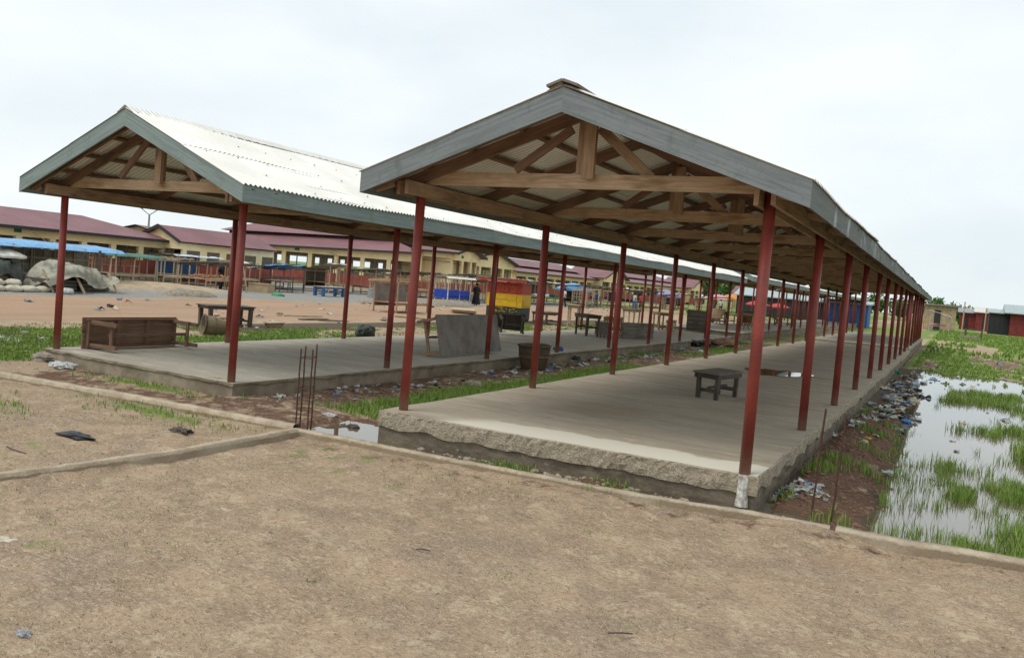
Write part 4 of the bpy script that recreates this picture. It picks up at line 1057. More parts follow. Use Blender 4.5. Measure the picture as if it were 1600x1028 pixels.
# paint daubs below the counter and faded lettering strokes on the red band
m = MB(); rr = random.Random(3)
for i in range(34):
    x = -rr.uniform(.35, 1.6); z = rr.uniform(.25, .76); L_ = rr.uniform(.06, .2); a = rr.uniform(0, 3.1)
    m.bar((x, -.012, z), (x+L_*math.cos(a), -.012, z+L_*math.sin(a)), .02, .045, (0, 1, 0))
m.build('painted_pattern', 'kiosk_yellow', t)
m = MB()
for i, x in enumerate((-1.85, -1.72, -1.28, -1.14, -1.0, -.62, -.5)):
    m.bar((x, -.012, 1.62), (x+.03*(-1)**i, -.012, 1.92), .02, .04, (0, 1, 0)); m.bar((x, -.012, 1.62+.14*(i % 3)), (x+.1, -.012, 1.66+.13*(i % 3)), .02, .04, (0, 1, 0))
m.build('faded_lettering', 'orange_cloth', t)
# heaps at the left
def heap(name, label, cat, loc, mat, w, l, h, seed, n=34):
    rows = []
    for i in range(n):
        r = []
        for j in range(n):
            a, b = -1+2*i/(n-1), -1+2*j/(n-1); rad = math.sqrt(a*a+b*b)
            f = max(0, 1-rad**2.6); xx, yy = a*w*3+seed, b*l*3
            if name == 'tarpaulin_heap':
                f = max(0, (1-abs(a)**7)*(1-abs(b)**7)); q = .5+.5*math.sin(b*2.2+a+seed); sh = 1-.45*(a+1)/2*(.4+.6*q)-.25*abs(b+.2)
                fold = .16*(fbm(np.array([xx*1.1+yy*.9]), np.array([yy*2.6-xx*.3+seed]), 4)[0]-.5)
                z = h*f**.9*sh+fold*h
                zm = .38+.22*math.sin(b*4+seed)+.25*math.sin(a*3+seed*2) if max(abs(a), abs(b)) > .8 else 0
                r.append((a*w*(1+.1*math.sin(b*5+seed))+fold*.8, b*l+fold, max(zm, z))); continue
            z = h*f**.6*(.72+.5*(fbm(np.array([xx*.6]), np.array([yy*.6]), 4)[0]))+.10*(fbm(np.array([xx*2.2]), np.array([yy*.8+seed]), 4)[0]-.5)*(f > 0)*h*2
            r.append((a*w*(1+.1*math.sin(b*5+seed)), b*l, max(-.1, z)))
        rows.append(r)
    m = MB(); m.grid(rows); return tag(m.build(name, mat, loc=loc, smooth_=True), label, cat)
heap('tarpaulin_heap', 'large heap of stalls covered with a grey green tarpaulin by the road', 'tarpaulin', (-25.4, 12.9, -.45), 'grey_tarp', 1.1, 1.4, 1.42, 3, 60)
heap('tarpaulin_heap', 'dark tarpaulin heap at the left edge above the sacks', 'tarpaulin', (-27.0, 10.9, -.45), 'dark_tarp', .9, .95, 1.75, 8, 60)
for i, (x, y, z, l) in enumerate([(-24.9, 9.75, 0, .95), (-24.8, 10.35, 0, .95), (-24.8, 10.95, 0, .9), (-24.9, 11.5, 0, .85), (-25.3, 10.0, .2, .9), (-25.3, 10.65, .2, .95), (-24.2, 12.0, 0, .6)]):
    m = MB(); m.blob((0, 0, .13), .38, (.75, .9, .38), 2, .22, i)
    tag(m.build('sack', 'sack_cloth' if i != 6 else 'white_plastic', loc=(x, y, -.45+z), rot=(0, 0, .2*i), smooth_=True),
        ['filled sack at the near left of the sack pile', 'filled sack second from the left in the bottom row', 'filled sack third in the bottom row of the pile', 'filled sack last in the bottom row of the pile', 'left sack lying on top of the pile', 'right sack lying on top of the pile', 'loose white sack beside the pile'][i], 'sack', 'sacks piled by the road')
for i, (x, y, sx, sy, sz) in enumerate(((-25.5, 12.2, .75, .62, .55), (-25.5, 13.6, .75, .62, .6), (-27.0, 10.9, .7, .75, .75))):
    t = empty('wooden_crate', (x, y, -.45), .05*i); tag(t, ['slatted crate under the left part of the grey green tarpaulin', 'slatted crate under the right part of the grey green tarpaulin', 'dark crate under the tarpaulin at the left edge'][i], 'crate')
    m = MB(); m.box((-sx+.03, -sy+.03, 0), (sx-.03, sy-.03, sz)); m.build('box', 'timber_dark', t)
    for k in range(4): m = MB(); m.box((sx-.028, -sy, .04+k*sz/4), (sx, sy, sz/4-.03+k*sz/4)); m.build('slat', 'timber_grey', t)
for i, (dx, dy) in enumerate(((.9, -1.2), (1.25, 1.3), (1.3, -.2))):
    m = MB(); m.bar((-25.5+dx, 13+dy, -.45), (-25.9+dx, 13+dy-.25, .45), .12, .05); tag(m.build('plank', 'timber_light'), ['left plank propped on the tarpaulin heap', 'right plank propped on the tarpaulin heap', 'middle plank propped on the tarpaulin heap'][i], 'plank')
m = MB(); m.tube([(0, 0, 0), (.02, 0, 1.75)], .06, 7); tag(m.build('pole', 'timber_dark', loc=(-26.6, 15.0, -.45)), 'black pole standing right of the tarpaulin heap', 'pole')
m = MB(); m.blob((0, 0, .1), .3, (1, 1.6, .4), 2, .3, 9); tag(m.build('litter_bag', 'white_plastic', loc=(-26.2, 15.1, -.45)), 'pale plastic bundle at the foot of the black pole', 'bag')
m = MB(); m.box((-.6, -.45, 0), (.6, .45, .5)); m.box((-.63, -.48, .5), (.63, .48, .54)); tag(m.build('wooden_chest', 'hut_tan', loc=(-30.3, 28.2, -.46), rot=(0, 0, .3)), 'plain pale chest on the gravel below the white parasol', 'chest')
m = MB(); m.blob((0, 0, .1), .3, (1.3, 1, .5), 2, .1, 2); tag(m.build('green_bundle', 'green_plastic', loc=(-26.5, 25.6, -.46)), 'dark green bundle on the gravel', 'bundle')
m = MB(); m.tube([(0, 0, 0), (0, 0, .75)], .25, 12); tag(m.build('metal_drum', 'grey_plastic', loc=(-25.8, 32.8, -.46)), 'grey drum behind the front left post of the nearest shed', 'drum')
# rubble banks by the road
for i, (x, y, s) in enumerate(((-23.0, 30.5, 1), (-22.6, 36, 1.3), (-24, 17.6, .7))):
    heap('earth_mound', ['pale rubble mound at the far road edge behind the middle posts', 'low grey mound right of the pale rubble mound', 'small sandy mound left of the gravel yard'][i], 'mound', (x, y, -.5), 'stone', 1.0*s, 2.4*s, .42, 11+i, 26)
# huts at the far right and behind the sheds
def hut(label, x0, x1, y0, y1, h, walls, roof, z=-.45, over=.4, rise=.6, side=None):
    t = empty('market_hut', ((x0+x1)/2, y0, z)); tag(t, label, 'hut'); w = (x1-x0)/2; d = y1-y0
    m = MB(); m.box((-w, 0, 0), (w, d, h)); m.build('wall', walls, t)
    m = MB(); n = max(2, int((x1-x0)/.5))
    for k in range(n+1): m.box((-w+2*w*k/n-.03, -.03, .05), (-w+2*w*k/n+.03, -.002, h-.03))
    m.build('cladding_rib', walls, t)
    m = MB(); m.box((-w*.35, -.05, .1), (w*.05, -.035, h*.8)); m.build('door', side or 'hut_black', t)
    m = MB(); b0 = 0; m.v = [Vector(q) for q in ((-w-over, -over, h), (w+over, -over, h), (w+over, d*.55, h+rise), (-w-over, d*.55, h+rise), (w+over, d+over, h+.05), (-w-over, d+over, h+.05), (-w-over, -over, h-.12), (w+over, -over, h-.12))]
    m.quad_uv([0, 1, 2, 3], [(0, 0)]*4); m.quad_uv([3, 2, 4, 5], [(0, 0)]*4); m.quad_uv([6, 7, 1, 0], [(0, 0)]*4); m.quad_uv([0, 3, 5, 6], [(0, 0)]*4); m.quad_uv([7, 4, 2, 1], [(0, 0)]*4); m.build('roof', roof, t)
    return t
hut('red clad hut with a pale teal roof at the right edge of the photo', 12.9, 24, 127, 133, 3.3, 'hut_red', 'roof_teal', rise=1.2, over=.8, side='hut_red')
hut('black clad hut joined to the left of the red one', 10.4, 12.85, 128.5, 133, 3.2, 'hut_black', 'roof_teal', over=.3, rise=.5)
hut('small red hut with a cream canopy left of the black hut', 9.2, 11.8, 146, 151, 3.2, 'hut_red', 'white_tarp', rise=.8)
hut('low maroon hut with a grey sheet roof behind the lone table', 6.9, 9.3, 150, 155, 3.0, 'hut_red', 'grey_plastic', rise=.7)
hut('tan walled shop at the end of the row of red posts', 2.3, 6.1, 118, 125, 3.5, 'hut_tan', 'timber_grey', rise=.1)
hut('bright blue hut seen between the far posts', -6.2, -2.2, 86, 90, 2.6, 'hut_blue', 'roof_teal', rise=.3)
hut('grey hut left of the bright blue one', -9.6, -6.5, 90, 94, 2.5, 'hut_black', 'roof_teal', rise=.35)
hut('long low hut with a pale teal roof behind the red parasols', -19, -10, 100, 106, 2.6, 'hut_black', 'roof_teal', rise=1.0)
hut('pinkish roofed house far behind the left slab', -33, -25, 158, 166, 3.0, 'hut_tan', 'roof_maroon', rise=1.9)
hut('tan house with a brown roof right of the pinkish roofed one', -24, -16, 150, 158, 3.1, 'hut_tan', 'timber_grey', rise=1.2)
t = stall('shop awning table with a white canopy beside the tan walled shop', 4.3, 112, 0, 3, 2.2, 2.3, 'white_tarp', slope=-.3, th=.7, goods=None, pmat='white_plastic')
goods('market_goods', 'pink and red goods laid out under the white canopy', 'goods', 4.3, 112, .3, 'pink_cloth', 10, .9, 1.4, .22)
table('dark lone table standing on the grass before the huts', (7.6, 84, -.35), R(88), 1.6, .8, .95, 'timber_dark', leg=.16, planks=2)
m = MB(); m.box((-.9, -.4, 0), (.9, .4, .35)); m.box((-.8, -.3, .35), (.7, .35, .42)); tag(m.build('concrete_block', 'stone', loc=(7.2, 80, -.45)), 'grey concrete block lying in front of the dark lone table', 'block')
for i, (x, y, h) in enumerate(((6.9, 112, 4.1), (9.6, 120, 3.6))):
    m = MB(); m.tube([(0, 0, 0), (.05, 0, h)], .07, 6); tag(m.build('pole', 'timber_light', loc=(x, y, -.45)), ['thin pale pole beside the tan walled shop', 'grey pole left of the black hut'][i], 'pole')
# black tub and excavator like clutter on the second left slab
t = empty('water_tub', (-6.2, 47.5, 0)); tag(t, 'big black tub on the far left slab', 'tub')
m = MB(); m.tube([(0, 0, 0), (0, 0, .75)], [.52, .62], 18); m.build('body', 'black_plastic', t); m = MB(); m.tube([(.64*math.cos(k*math.pi/9), .64*math.sin(k*math.pi/9), .75) for k in range(19)], .04, 6, cap=False); m.build('rim', 'black_plastic', t)
for i, (x, y, r) in enumerate(((-6.6, 41, .5), (-5.2, 43.5, .4), (-5.9, 52, .6), (-4.4, 50, .5), (-3.9, 36.5, .3))):
    table(['tipped table left of the big black tub', 'small table in front of the big black tub', 'broken table behind the big black tub', 'brown table right of the big black tub', 'tiny table at the near edge of the far left slab'][i], (x, y, 0), i*.8, 1.3, .7, .7, ['timber', 'timber_dark', 'timber_grey', 'timber_red', 'timber'][i], rot=(0, 0, i*.8) if i % 2 else (R(25), 0, i*.8))

# ------------------------------------------------------------------ people
def person(label, x, y, rz, h, cloth, legs='black_cloth', dress=False, z=-.45, stride=.12):
    t = empty('person', (x, y, z), rz); tag(t, label, 'person'); k = h/1.7
    J = {'pel': (0, 0, .93), 'waist': (0, 0, 1.08), 'chest': (0, .01, 1.30), 'neck': (0, 0, 1.46), 'head': (0, -.01, 1.56), 'crown': (0, 0, 1.68),
         'lh': (-.09, 0, .88), 'lk': (-.1, -stride, .48), 'la': (-.1, -stride*.6, .07), 'lf': (-.1, -stride*.6-.14, .03), 'rh': (.09, 0, .88), 'rk': (.1, stride*.6, .48), 'ra': (.1, stride*1.6, .09), 'rf': (.1, stride*1.6-.14, .03),
         'ls': (-.19, 0, 1.40), 'le': (-.24, .03, 1.12), 'lw': (-.23, -.08, .88), 'lp': (-.22, -.12, .79), 'rs': (.19, 0, 1.40), 're': (.24, .03, 1.12), 'rw': (.23, -.08, .88), 'rp': (.22, -.12, .79)}
    Rr = dict(pel=.13, waist=.115, chest=.135, neck=.055, head=.095, crown=.06, lh=.085, rh=.085, lk=.06, rk=.06, la=.04, ra=.04, lf=.035, rf=.035, ls=.06, rs=.06, le=.042, re=.042, lw=.03, rw=.03, lp=.028, rp=.028)
    E = [('pel', 'waist'), ('waist', 'chest'), ('chest', 'neck'), ('neck', 'head'), ('head', 'crown'), ('pel', 'lh'), ('lh', 'lk'), ('lk', 'la'), ('la', 'lf'), ('pel', 'rh'), ('rh', 'rk'), ('rk', 'ra'), ('ra', 'rf'), ('chest', 'ls'), ('ls', 'le'), ('le', 'lw'), ('lw', 'lp'), ('chest', 'rs'), ('rs', 're'), ('re', 'rw'), ('rw', 'rp')]
    names = list(J); me = bpy.data.meshes.new('body'); me.from_pydata([tuple(c*k for c in J[n]) for n in names], [(names.index(a), names.index(b)) for a, b in E], [])
    o = bpy.data.objects.new('body', me); COL.objects.link(o); o.parent = t; me.materials.append(MATS['skin'])
    o.modifiers.new('skin', 'SKIN'); sv = me.skin_vertices[0].data
    for i, n in enumerate(names): sv[i].radius = (Rr[n]*k, Rr[n]*k*(.8 if n in ('pel', 'waist', 'chest') else 1)); sv[i].use_root = (n == 'pel')
    ss = o.modifiers.new('sub', 'SUBSURF'); ss.levels = 1; ss.render_levels = 1
    m = MB(); m.blob((0, .02*k, 1.63*k), .115*k, (1, 1.05, .9), 2, .06, 1); m.build('hair', 'black_cloth', t)
    if dress: prof = [(0, 1.46, .07), (0, 1.38, .2), (0, 1.1, .17), (0, .9, .2), (0, .5, .27), (0, .12, .33)]
    else: prof = [(0, 1.46, .07), (0, 1.40, .19), (0, 1.15, .165), (0, .86, .175)]
    m = MB(); m.tube([(0, 0, z_*k) for _, z_, _ in prof], [r_*k*1.05 for _, _, r_ in prof], 14, cap=False)
    for s in (-1, 1): m.tube([(s*.15*k, 0, 1.41*k), (s*.245*k, .03*k, 1.12*k)], [.075*k, .06*k], 8)
    m.build('dress' if dress else 'shirt', cloth, t, smooth_=True)
    if not dress:
        m = MB()
        for a, b, c in (('lh', 'lk', 'la'), ('rh', 'rk', 'ra')): m.tube([tuple(q*k for q in J[a]), tuple(q*k for q in J[b]), tuple(q*k for q in J[c])], [.105*k, .075*k, .06*k], 9)
        m.build('trousers', legs, t, smooth_=True)
p = G(743, 478, -.45); person('person in a long black dress walking past the blue box cart', p.x, p.y, .8, 1.55, 'black_cloth', dress=True)
for lb, x, y, c, l in (('person in a white shirt among the stalls right of the kiosk', -23.9, 57, 'white_tarp', 'black_cloth'), ('person in a blue top by the far stalls', -25.8, 69, 'paint_steel_blue', 'black_cloth'), ('person in a pale shirt near the low grey tarp stall', -23.2, 73, 'white_plastic', 'paint_steel_blue'),
        ('person in a red top beside the dark red parasol', -24.6, 79, 'red_cloth', 'black_cloth'), ('person in dark clothes at the counter under the slat roof', -30.9, 25.7, 'black_cloth', 'black_cloth'), ('person in white standing left of the pink parasol', -21, 100, 'white_plastic', 'black_cloth'),
        ('person in a yellow top near the pink parasol', -20.2, 106, 'yellow_plastic', 'black_cloth')): person(lb, x, y, random.uniform(0, 6), random.uniform(1.6, 1.72), c, l)

# ------------------------------------------------------------------ trees far away
def tree(label, x, y, h, w, seed, n=1300, cat='tree'):
    rr = np.random.RandomState(seed); t = empty('tree', (x, y, -.5)); tag(t, label, cat)
    m = MB(); m.tube([(0, 0, 0), (.1, 0, h*.3), (.05, .1, h*.6)], [.04*h, .03*h, .015*h], 8)
    cl = []
    for k in range(9):
        a = rr.uniform(0, 6.28); q = (math.cos(a)*w*rr.uniform(.15, .42), math.sin(a)*w*rr.uniform(.15, .42), h*rr.uniform(.42, .9)); cl.append((q, w*rr.uniform(.14, .26)))
        m.tube([(.1, 0, h*rr.uniform(.22, .4)), tuple(c*.6 for c in q[:2])+(q[2]*.85,), q], [.015*h, .01*h, .005*h], 5)
    m.build('trunk', 'timber_dark', t)
    V = []; T = []
    for i in range(n):
        q, r = cl[rr.randint(len(cl))]; dv = rr.normal(size=3); dv /= np.linalg.norm(dv); c = np.array(q)+dv*r*rr.uniform(.3, 1.1)*np.array([1, 1, .75])
        a = rr.normal(size=3); a /= np.linalg.norm(a); b = np.cross(a, rr.normal(size=3)); b /= np.linalg.norm(b); s = .045*w*rr.uniform(.5, 1.2)
        V += [c-a*s, c-b*s*.5, c+a*s, c+b*s*.5]; T += [rr.rand()]*4
    o = np_mesh('crown', np.array(V), np.arange(len(V)).reshape(-1, 4), ['leaf'], {'tint': np.array(T)}); o.parent = t
for i, (u, dist, h, w) in enumerate(((1462, 210, 7.2, 9), (1483, 230, 6.2, 9), (1500, 260, 6, 11), (1098, 190, 8.5, 12), (1118, 205, 7.5, 10), (1192, 170, 7.2, 8), (1150, 230, 8, 12), (1240, 240, 7, 12), (1325, 200, 7.5, 9), (1070, 230, 8, 12), (1360, 230, 7, 14), (1418, 240, 6, 14))):
    dv = cam_dir(u, 480); dv.z = 0; dv.normalize(); q = CAM+dv*dist
    tree(['dark round tree showing above the tan walled shop', 'low dark tree right of the one above the tan shop', 'flat distant tree left of the low huts', 'green tree right of the last market hall', 'green tree left of the pinkish roofed house', 'green tree seen below the left roof edge near the teal roof', 'broad distant tree behind the pinkish roofed house', 'distant tree behind the red parasols', 'distant tree above the bright blue hut', 'distant tree behind the last market hall', 'wide distant tree seen between the far right posts', 'wide distant tree hidden mostly by the last posts'][i], q.x, q.y, h*.82, w*.9, 20+i)

# ------------------------------------------------------------------ grass
def blades(name, pts, h, w, mat, label, cat='grass', lean=.35, seed=1):
    rr = np.random.RandomState(seed); n = len(pts); P = np.asarray(pts)
    hh = h*rr.uniform(.45, 1.25, n) if np.isscalar(h) else h*rr.uniform(.6, 1.2, n); a = rr.uniform(0, 6.283, n); l = rr.uniform(.05, lean, n)*hh*1.6
    wv_ = (w if np.isscalar(w) else w)*rr.uniform(.6, 1.3, n); dx, dy = np.cos(a), np.sin(a); px, py = -dy*wv_/2, dx*wv_/2
    V = np.zeros((n, 5, 3)); b = P
    V[:, 0] = b+np.stack([px, py, 0*px-.01], 1); V[:, 1] = b-np.stack([px, py, 0*px+.01], 1)
    mid = b+np.stack([dx*l*.3, dy*l*.3, hh*.6], 1); V[:, 2] = mid-np.stack([px, py, 0*px], 1)*.75; V[:, 3] = mid+np.stack([px, py, 0*px], 1)*.75
    V[:, 4] = b+np.stack([dx*l, dy*l, hh], 1)
    i = np.arange(n)[:, None]*5; F = np.concatenate([i+[0, 1, 2], i+[0, 2, 3], i+[3, 2, 4]], 0)
    o = np_mesh(name, V.reshape(-1, 3), F, [mat], {'tint': np.repeat(np.clip(rr.rand(n)*.7+.3*vn(P[:, 0]*1.5, P[:, 1]*1.5), 0, 1), 5)})
    return tag(o, label, cat, kind='stuff')
def scatter(n, x0, x1, y0, y1, dens, seed, clump=0):
    rr = np.random.RandomState(seed); x = rr.uniform(x0, x1, n); y = rr.uniform(y0, y1, n)
    k = rr.rand(n) < dens(x, y); x, y = x[k], y[k]
    if clump: m_ = rr.randint(3, clump+1, len(x)); x = np.repeat(x, m_)+rr.normal(0, .022, m_.sum()); y = np.repeat(y, m_)+rr.normal(0, .022, m_.sum())
    return np.stack([x, y, height(x, y)], 1)
def gmask(x, y): return masks(x, y)['grass']
slabA = lambda x, y: ~((x > -.2) & (x < 4.1) & (y > -.25))
slabB = lambda x, y: ~((x > -7.4) & (x < -3.05) & (y > .3))
def pool_d(x, y):
    m = masks(x, y); g = m['grass']*(x > 4.3)*(1-m['_bank'])
    c = sstep(.60, .72, fbm(x*1.9+11, y*1.1+3)-.04*sstep(9, 12, y)+.13*sstep(6.0, 7.1, x))*sstep(5.3, 5.8, x)*(y < 20)
    sp = .10*(x > 5.0)*(y < 5)*sstep(.4, .6, fbm(x*3, y*3+9)); return np.clip(np.maximum(np.maximum(g*.95, c), sp), 0, 1)*(y > kerb_y(x)+.1)
pts = scatter(34000, 4.6, 8.6, -.4, 4.5, pool_d, 3, 4); blades('pool_grass', pts, .16, .008, 'grass_green', 'bright green grass growing in the shallow water at right', seed=2)
pts = scatter(36000, 4.6, 12, 4.5, 18, pool_d, 4, 5); blades('pool_grass', pts, .20, .012, 'grass_green', 'taller clumps of grass standing in the middle of the pool', seed=3, lean=.5)
pts = scatter(16000, 4.4, 18, 14, 40, lambda x, y: pool_d(x, y)*.9, 5, 4); blades('field_grass', pts, .09, .03, 'grass_green', 'grass field beyond the pool at right', seed=4)
pts = scatter(16000, 4.4, 40, 40, 115, lambda x, y: pool_d(x, y)*.9, 15, 3); blades('field_grass', pts, .2, .09, 'grass_green', 'distant grass before the huts at right', seed=14)
pts = scatter(20000, -3.0, -.2, .2, 13, lambda x, y: gmask(x, y)*slabA(x, y)*slabB(x, y), 6, 5); blades('grass_strip', pts, .085, .009, 'grass_green', 'short green grass between the two near slabs', seed=5)
pts = scatter(15000, -3.0, -.2, 11, 30, lambda x, y: gmask(x, y)*slabA(x, y)*slabB(x, y)*.6, 6, 4); blades('grass_strip', pts, .09, .014, 'grass_green', 'sparse grass farther along the gap between the sheds', seed=6)
pts = scatter(70000, -14.5, -7.35, -2, 32, lambda x, y: gmask(x, y), 7, 3); blades('field_grass', pts, .05, .018, 'grass_green', 'green grass between the left shed and the dirt road', seed=7)
pts = scatter(9000, -8, -1, -2.8, .35, lambda x, y: gmask(x, y)*.8, 8, 4); blades('weeds', pts, .05, .009, 'grass_green', 'low weeds in front of the left slab', seed=8)
bank_d = lambda x, y: masks(x, y)['_bank']*.85*sstep(.53, .64, fbm(x*1.7+3, y*1.3+7))
pts = scatter(5000, 4.1, 5.6, 0, 11, bank_d, 9, 5); blades('weeds', pts, .11, .009, 'grass_green', 'weeds on the red earth bank beside the nearest slab', seed=9)
tuft = lambda x, y: sstep(.70, .80, fbm(x*1.6+33, y*1.6+5))*(y < kerb_y(x)-.1)*.8
pts = scatter(9000, -6, 8, -6, 0, tuft, 10, 5); blades('weeds', pts, .022, .006, 'grass_green', 'tiny green tufts on the bare foreground earth', seed=10)
drt = lambda x, y: (y < kerb_y(x)-.09)*sstep(.38, .6, fbm(x*2.2, y*2.2+50))*1.0
pts = scatter(42000, -7, 8.5, -6.2, 0, drt, 11, 3); blades('dry_straw', pts, .010, .0045, 'grass_dry', 'dry straw trodden into the foreground earth', 'dry grass', lean=1.6, seed=11)
pts = scatter(1500, 0, 4, -.75, -.15, lambda x, y: np.exp(-(((x-1.6)/.25)**2))+.9*np.exp(-(((x-2.75)/.2)**2)), 12, 3); blades('weeds', pts, .07, .008, 'grass_green', 'small weeds in the wet channel before the nearest slab', seed=12)

# ------------------------------------------------------------------ stones and litter
LM = ['white_plastic', 'grey_plastic', 'black_plastic', 'blue_plastic', 'sack_cloth', 'timber_red', 'yellow_plastic', 'green_plastic']
def litter(name, n, dens, box, smin, smax, label, wts=(.36, .22, .16, .05, .12, .07, .01, .01), seed=1, zf=None):
    rr = random.Random(seed); m = MB(); c = 0; tries = 0
    while c < n and tries < n*60:
        tries += 1; x = rr.uniform(box[0], box[1]); y = rr.uniform(box[2], box[3])
        if rr.random() > float(dens(np.array([x]), np.array([y]))[0]): continue
        z = max(hz(x, y), WATER_Z)+.004; s = rr.uniform(smin, smax); m.cur = rr.choices(range(8), wts)[0]
        if rr.random() < .6:
            k = 5; a = rr.uniform(0, 6.3); asp = rr.uniform(.35, 1)
            rows = [[(x+(math.cos(a)*(i/(k-1)-.5)-math.sin(a)*(j/(k-1)-.5)*asp)*s+rr.uniform(-.12, .12)*s, y+(math.sin(a)*(i/(k-1)-.5)+math.cos(a)*(j/(k-1)-.5)*asp)*s+rr.uniform(-.12, .12)*s, z+rr.uniform(0, .38)*s*(1-.5*abs(i-2))) for j in range(k)] for i in range(k)]
            m.grid(rows)
        else: m.blob((x, y, z+s*.1), s*.4, (1, rr.uniform(.5, 1), rr.uniform(.25, .45)), 1, .55, rr.randint(0, 9999))
        c += 1
    return tag(m.build(name, LM), label, 'litter', kind='stuff')
litter('litter', 240, lambda x, y: np.clip(np.exp(-((x-4.35-.25*sstep(6, 9, y))/.33)**2)*sstep(4.5, 8, y)*(1-.6*sstep(14, 20, y)), 0, 1), (4.08, 5.3, 4.5, 24), .04, .26, 'plastic litter washed against the right side of the nearest slab', (.26, .24, .22, .04, .12, .10, .01, .01), seed=2)
litter('litter', 90, lambda x, y: np.exp(-(((x-4.28)/.22)**2+((y-1.05)/.28)**2)), (4.0, 4.9, .4, 1.8), .05, .14, 'grey rags and plastic by the near right corner of the nearest slab', (.3, .4, .05, .02, .15, .05, 0, 0), seed=3)
litter('litter', 150, lambda x, y: np.clip(np.exp(-((x+2.5)/.45)**2)*sstep(3, 9, y), 0, 1), (-3.0, -.5, 3, 28), .06, .22, 'plastic litter in the gap between the two sheds', seed=4)
litter('litter', 60, lambda x, y: np.exp(-((x+2.6)/.4)**2), (-3.0, -1.2, .6, 5), .04, .13, 'scattered scraps beside the near end of the left slab', seed=5)
litter('litter', 110, lambda x, y: np.ones_like(x), (4.9, 12, 1, 40), .06, .22, 'litter floating on the pool and lying on the grass beyond', (.4, .25, .2, .02, .1, .03, 0, 0), seed=6)
litter('litter', 90, lambda x, y: np.ones_like(x)*.8, (-14, -8, .5, 30), .06, .22, 'litter in the grass left of the left shed', seed=7)
litter('litter', 130, lambda x, y: np.ones_like(x), (-24, -15, 8, 60), .08, .3, 'stray scraps along the dirt road', (.3, .15, .1, .05, .25, .13, 0, 0), seed=8)
def stones(name, n, dens, box, r0, r1, label, mat='stone', seed=1, cat='stones'):
    rr = random.Random(seed); m = MB(); c = 0; tr = 0
    while c < n and tr < n*60:
        tr += 1; x = rr.uniform(box[0], box[1]); y = rr.uniform(box[2], box[3])
        if rr.random() > float(dens(np.array([x]), np.array([y]))[0]): continue
        m.blob((x, y, hz(x, y)+.002), rr.uniform(r0, r1)*rr.uniform(.5, 1), (1, rr.uniform(.6, 1), .6), 0, .3, rr.randint(0, 9999)); c += 1
    return tag(m.build(name, mat), label, cat, kind='stuff')
stones('pebbles', 700, lambda x, y: (y < kerb_y(x)-.08)*1., (-5, 8, -6, 0), .004, .016, 'small pebbles on the foreground earth', seed=1)
stones('clods', 900, lambda x, y: masks(x, y)['_bank'], (4.1, 5.6, .3, 11), .01, .045, 'red earth clods on the bank beside the nearest slab', 'timber_red', 2, 'clods')
stones('rubble', 260, lambda x, y: np.exp(-((y+.22)/.12)**2)*.9+.0*x, (-.1, 4.3, -.5, 0), .01, .05, 'broken concrete crumbs below the slab edge', 'concrete_rough', 3, 'rubble')
stones('rubble', 120, lambda x, y: np.exp(-(((x-4.1)/.2)**2+((y+.15)/.15)**2)), (3.7, 4.6, -.5, .3), .015, .06, 'broken concrete heaped at the foot of the near right post', 'concrete_rough', 4, 'rubble')
stones('pebbles', 500, lambda x, y: (y > kerb_y(x)+.1)*1., (-8, -.2, -1, 3), .008, .03, 'stones on the damp earth between the footing and the left slab', seed=5)
# single pieces
def piece(name, label, cat, u, v, z, mat, r, sq, seed=1, jag=.5, n=2):
    p = G(u, v, z); m = MB(); m.blob((0, 0, r*sq[2]*.6), r, sq, n, jag, seed)
    return tag(m.build(name, mat, loc=(p.x, p.y, max(hz(p.x, p.y), z if z > -.2 else -9)-.005)), label, cat)
piece('plastic_bag', 'flattened dark blue bag on the left earth plot', 'bag', 120, 682, -.26, 'black_plastic', .14, (1.5, .7, .16), 3)
piece('plastic_bag', 'small grey blue bag at the bottom left corner', 'bag', 36, 990, -.31, 'grey_plastic', .035, (1.3, .8, .4), 4)
piece('dead_leaf_clump', 'dark clump of dead leaves on the left earth plot', 'leaves', 285, 674, -.26, 'timber_dark', .08, (1.2, .8, .4), 5, .9)
piece('paper_scrap', 'pale paper scrap at the left edge of the foreground', 'paper', 8, 840, -.29, 'sack_cloth', .06, (1.4, .8, .15), 6, .7)
piece('white_sack', 'crumpled white sack before the left corner of the left slab', 'sack', 97, 574, -.34, 'white_plastic', .2, (1.3, .7, .3), 7, .35)
piece('rock', 'flat broken concrete lump at the left corner of the left slab', 'rock', 77, 563, -.34, 'stone', .3, (1.2, .7, .32), 8, .35)
piece('plastic_cup', 'white and blue cup in the grass at lower right', 'cup', 1527, 843, -.39, 'white_plastic', .045, (1.2, .9, .7), 9, .2)
piece('plastic_bag', 'white bag with a dark knot lying in the reeds near the footing', 'bag', 1418, 812, -.40, 'white_plastic', .07, (1.4, .8, .5), 10, .4)
piece('shoe', 'dark sodden shoe floating among the grass', 'shoe', 1475, 743, -.40, 'black_plastic', .10, (1.6, .6, .35), 11, .3)
piece('plastic_bag', 'blue plastic bag floating at the edge of the far pool', 'bag', 1458, 594, -.40, 'blue_plastic', .14, (1.5, .9, .4), 12)
piece('plastic_bag', 'light blue bag in the brown reflection of the posts', 'bag', 1430, 601, -.40, 'sheet_blue_white', .13, (1, 1, .7), 13)
piece('plastic_bag', 'yellow wrapper in the litter along the slab', 'wrapper', 1373, 604, -.38, 'yellow_plastic', .13, (1.5, .8, .35), 14)
piece('plastic_bag', 'green wrapper at the far end of the litter', 'wrapper', 1397, 582, -.38, 'green_plastic', .14, (1.2, .9, .5), 15)
piece('block', 'pale cement lump on the red bank', 'lump', 1350, 696, -.38, 'sack_cloth', .055, (1, .8, .8), 16, .2)
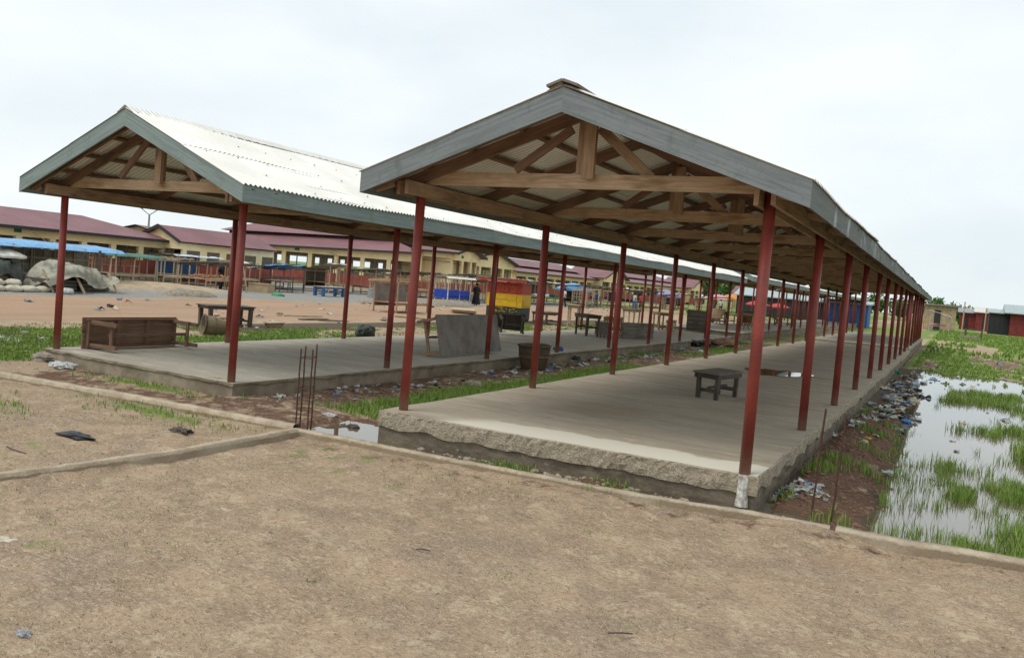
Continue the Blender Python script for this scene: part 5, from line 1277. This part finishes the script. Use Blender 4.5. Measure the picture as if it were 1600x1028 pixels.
piece('block', 'broken block in the grass strip between the sheds', 'block', 740, 603, -.34, 'stone', .13, (1.5, .9, .55), 17, .25)
piece('stone_slab', 'dark flat stone against the second post on the near left row', 'stone', 852, 599, -.28, 'timber_dark', .14, (1.5, .6, .35), 18, .2)
piece('plastic_bag', 'blue rag at the foot of a post on the left slab', 'rag', 873, 548, -.138, 'paint_steel_blue', .12, (1.1, .8, .6), 19)
piece('plastic_bag', 'black bag in the litter between the sheds', 'bag', 896, 561, -.34, 'black_plastic', .16, (1.1, .8, .6), 20)
piece('plastic_bag', 'black and white bundle farther along the gap between the sheds', 'bag', 1090, 541, -.34, 'black_plastic', .33, (1.5, .9, .4), 21)
piece('brush_heap', 'round brown brush heap in the gap between the sheds', 'brush heap', 1131, 541, -.34, 'timber_red', .42, (1.2, 1, .5), 22, .4)
piece('mud_lump', 'dark mud lump in the puddle at the slab corner', 'mud lump', 552, 669, -.36, 'timber_dark', .06, (1.4, .8, .5), 23)
piece('white_rag', 'white scrap beside the small puddle', 'scrap', 515, 657, -.37, 'white_plastic', .08, (1.5, .7, .3), 24)
# twigs
for i, (u, v, L_, a, lb) in enumerate(((950, 988, .14, .4, 'short dark twig in the right part of the foreground'), (10, 703, .35, -.3, 'dark twig at the left edge of the left earth plot'), (650, 858, .1, .2, 'thin twig in the middle of the foreground'))):
    p = G(u, v, -.3); z = hz(p.x, p.y)+.006; m = MB(); m.tube([(0, 0, 0), (L_*.5*math.cos(a), L_*.5*math.sin(a), .01), (L_*math.cos(a+.2), L_*math.sin(a+.2), 0)], .005, 5); tag(m.build('twig', 'timber_dark', loc=(p.x, p.y, z)), lb, 'twig')
# wet stain on the nearest floor
m = MB(); p = G(1212, 583, 0); n = 40; cx_ = p.x; cy_ = p.y
ring = [(cx_+.62*math.cos(t*math.tau/n)*(1+.25*math.sin(3*t*math.tau/n)+.12*math.sin(7*t)), cy_+1.0*math.sin(t*math.tau/n)*(1+.2*math.sin(2*t*math.tau/n+1)+.1*math.sin(5*t)), .012) for t in range(n)]
m.v = [Vector(q) for q in ring]+[Vector((cx_, cy_, .012))]
for t in range(n): m.quad_uv([t, (t+1) % n, n], [(0, 0)]*3)
tag(m.build('puddle_water', 'muddy_water'), kind='structure')
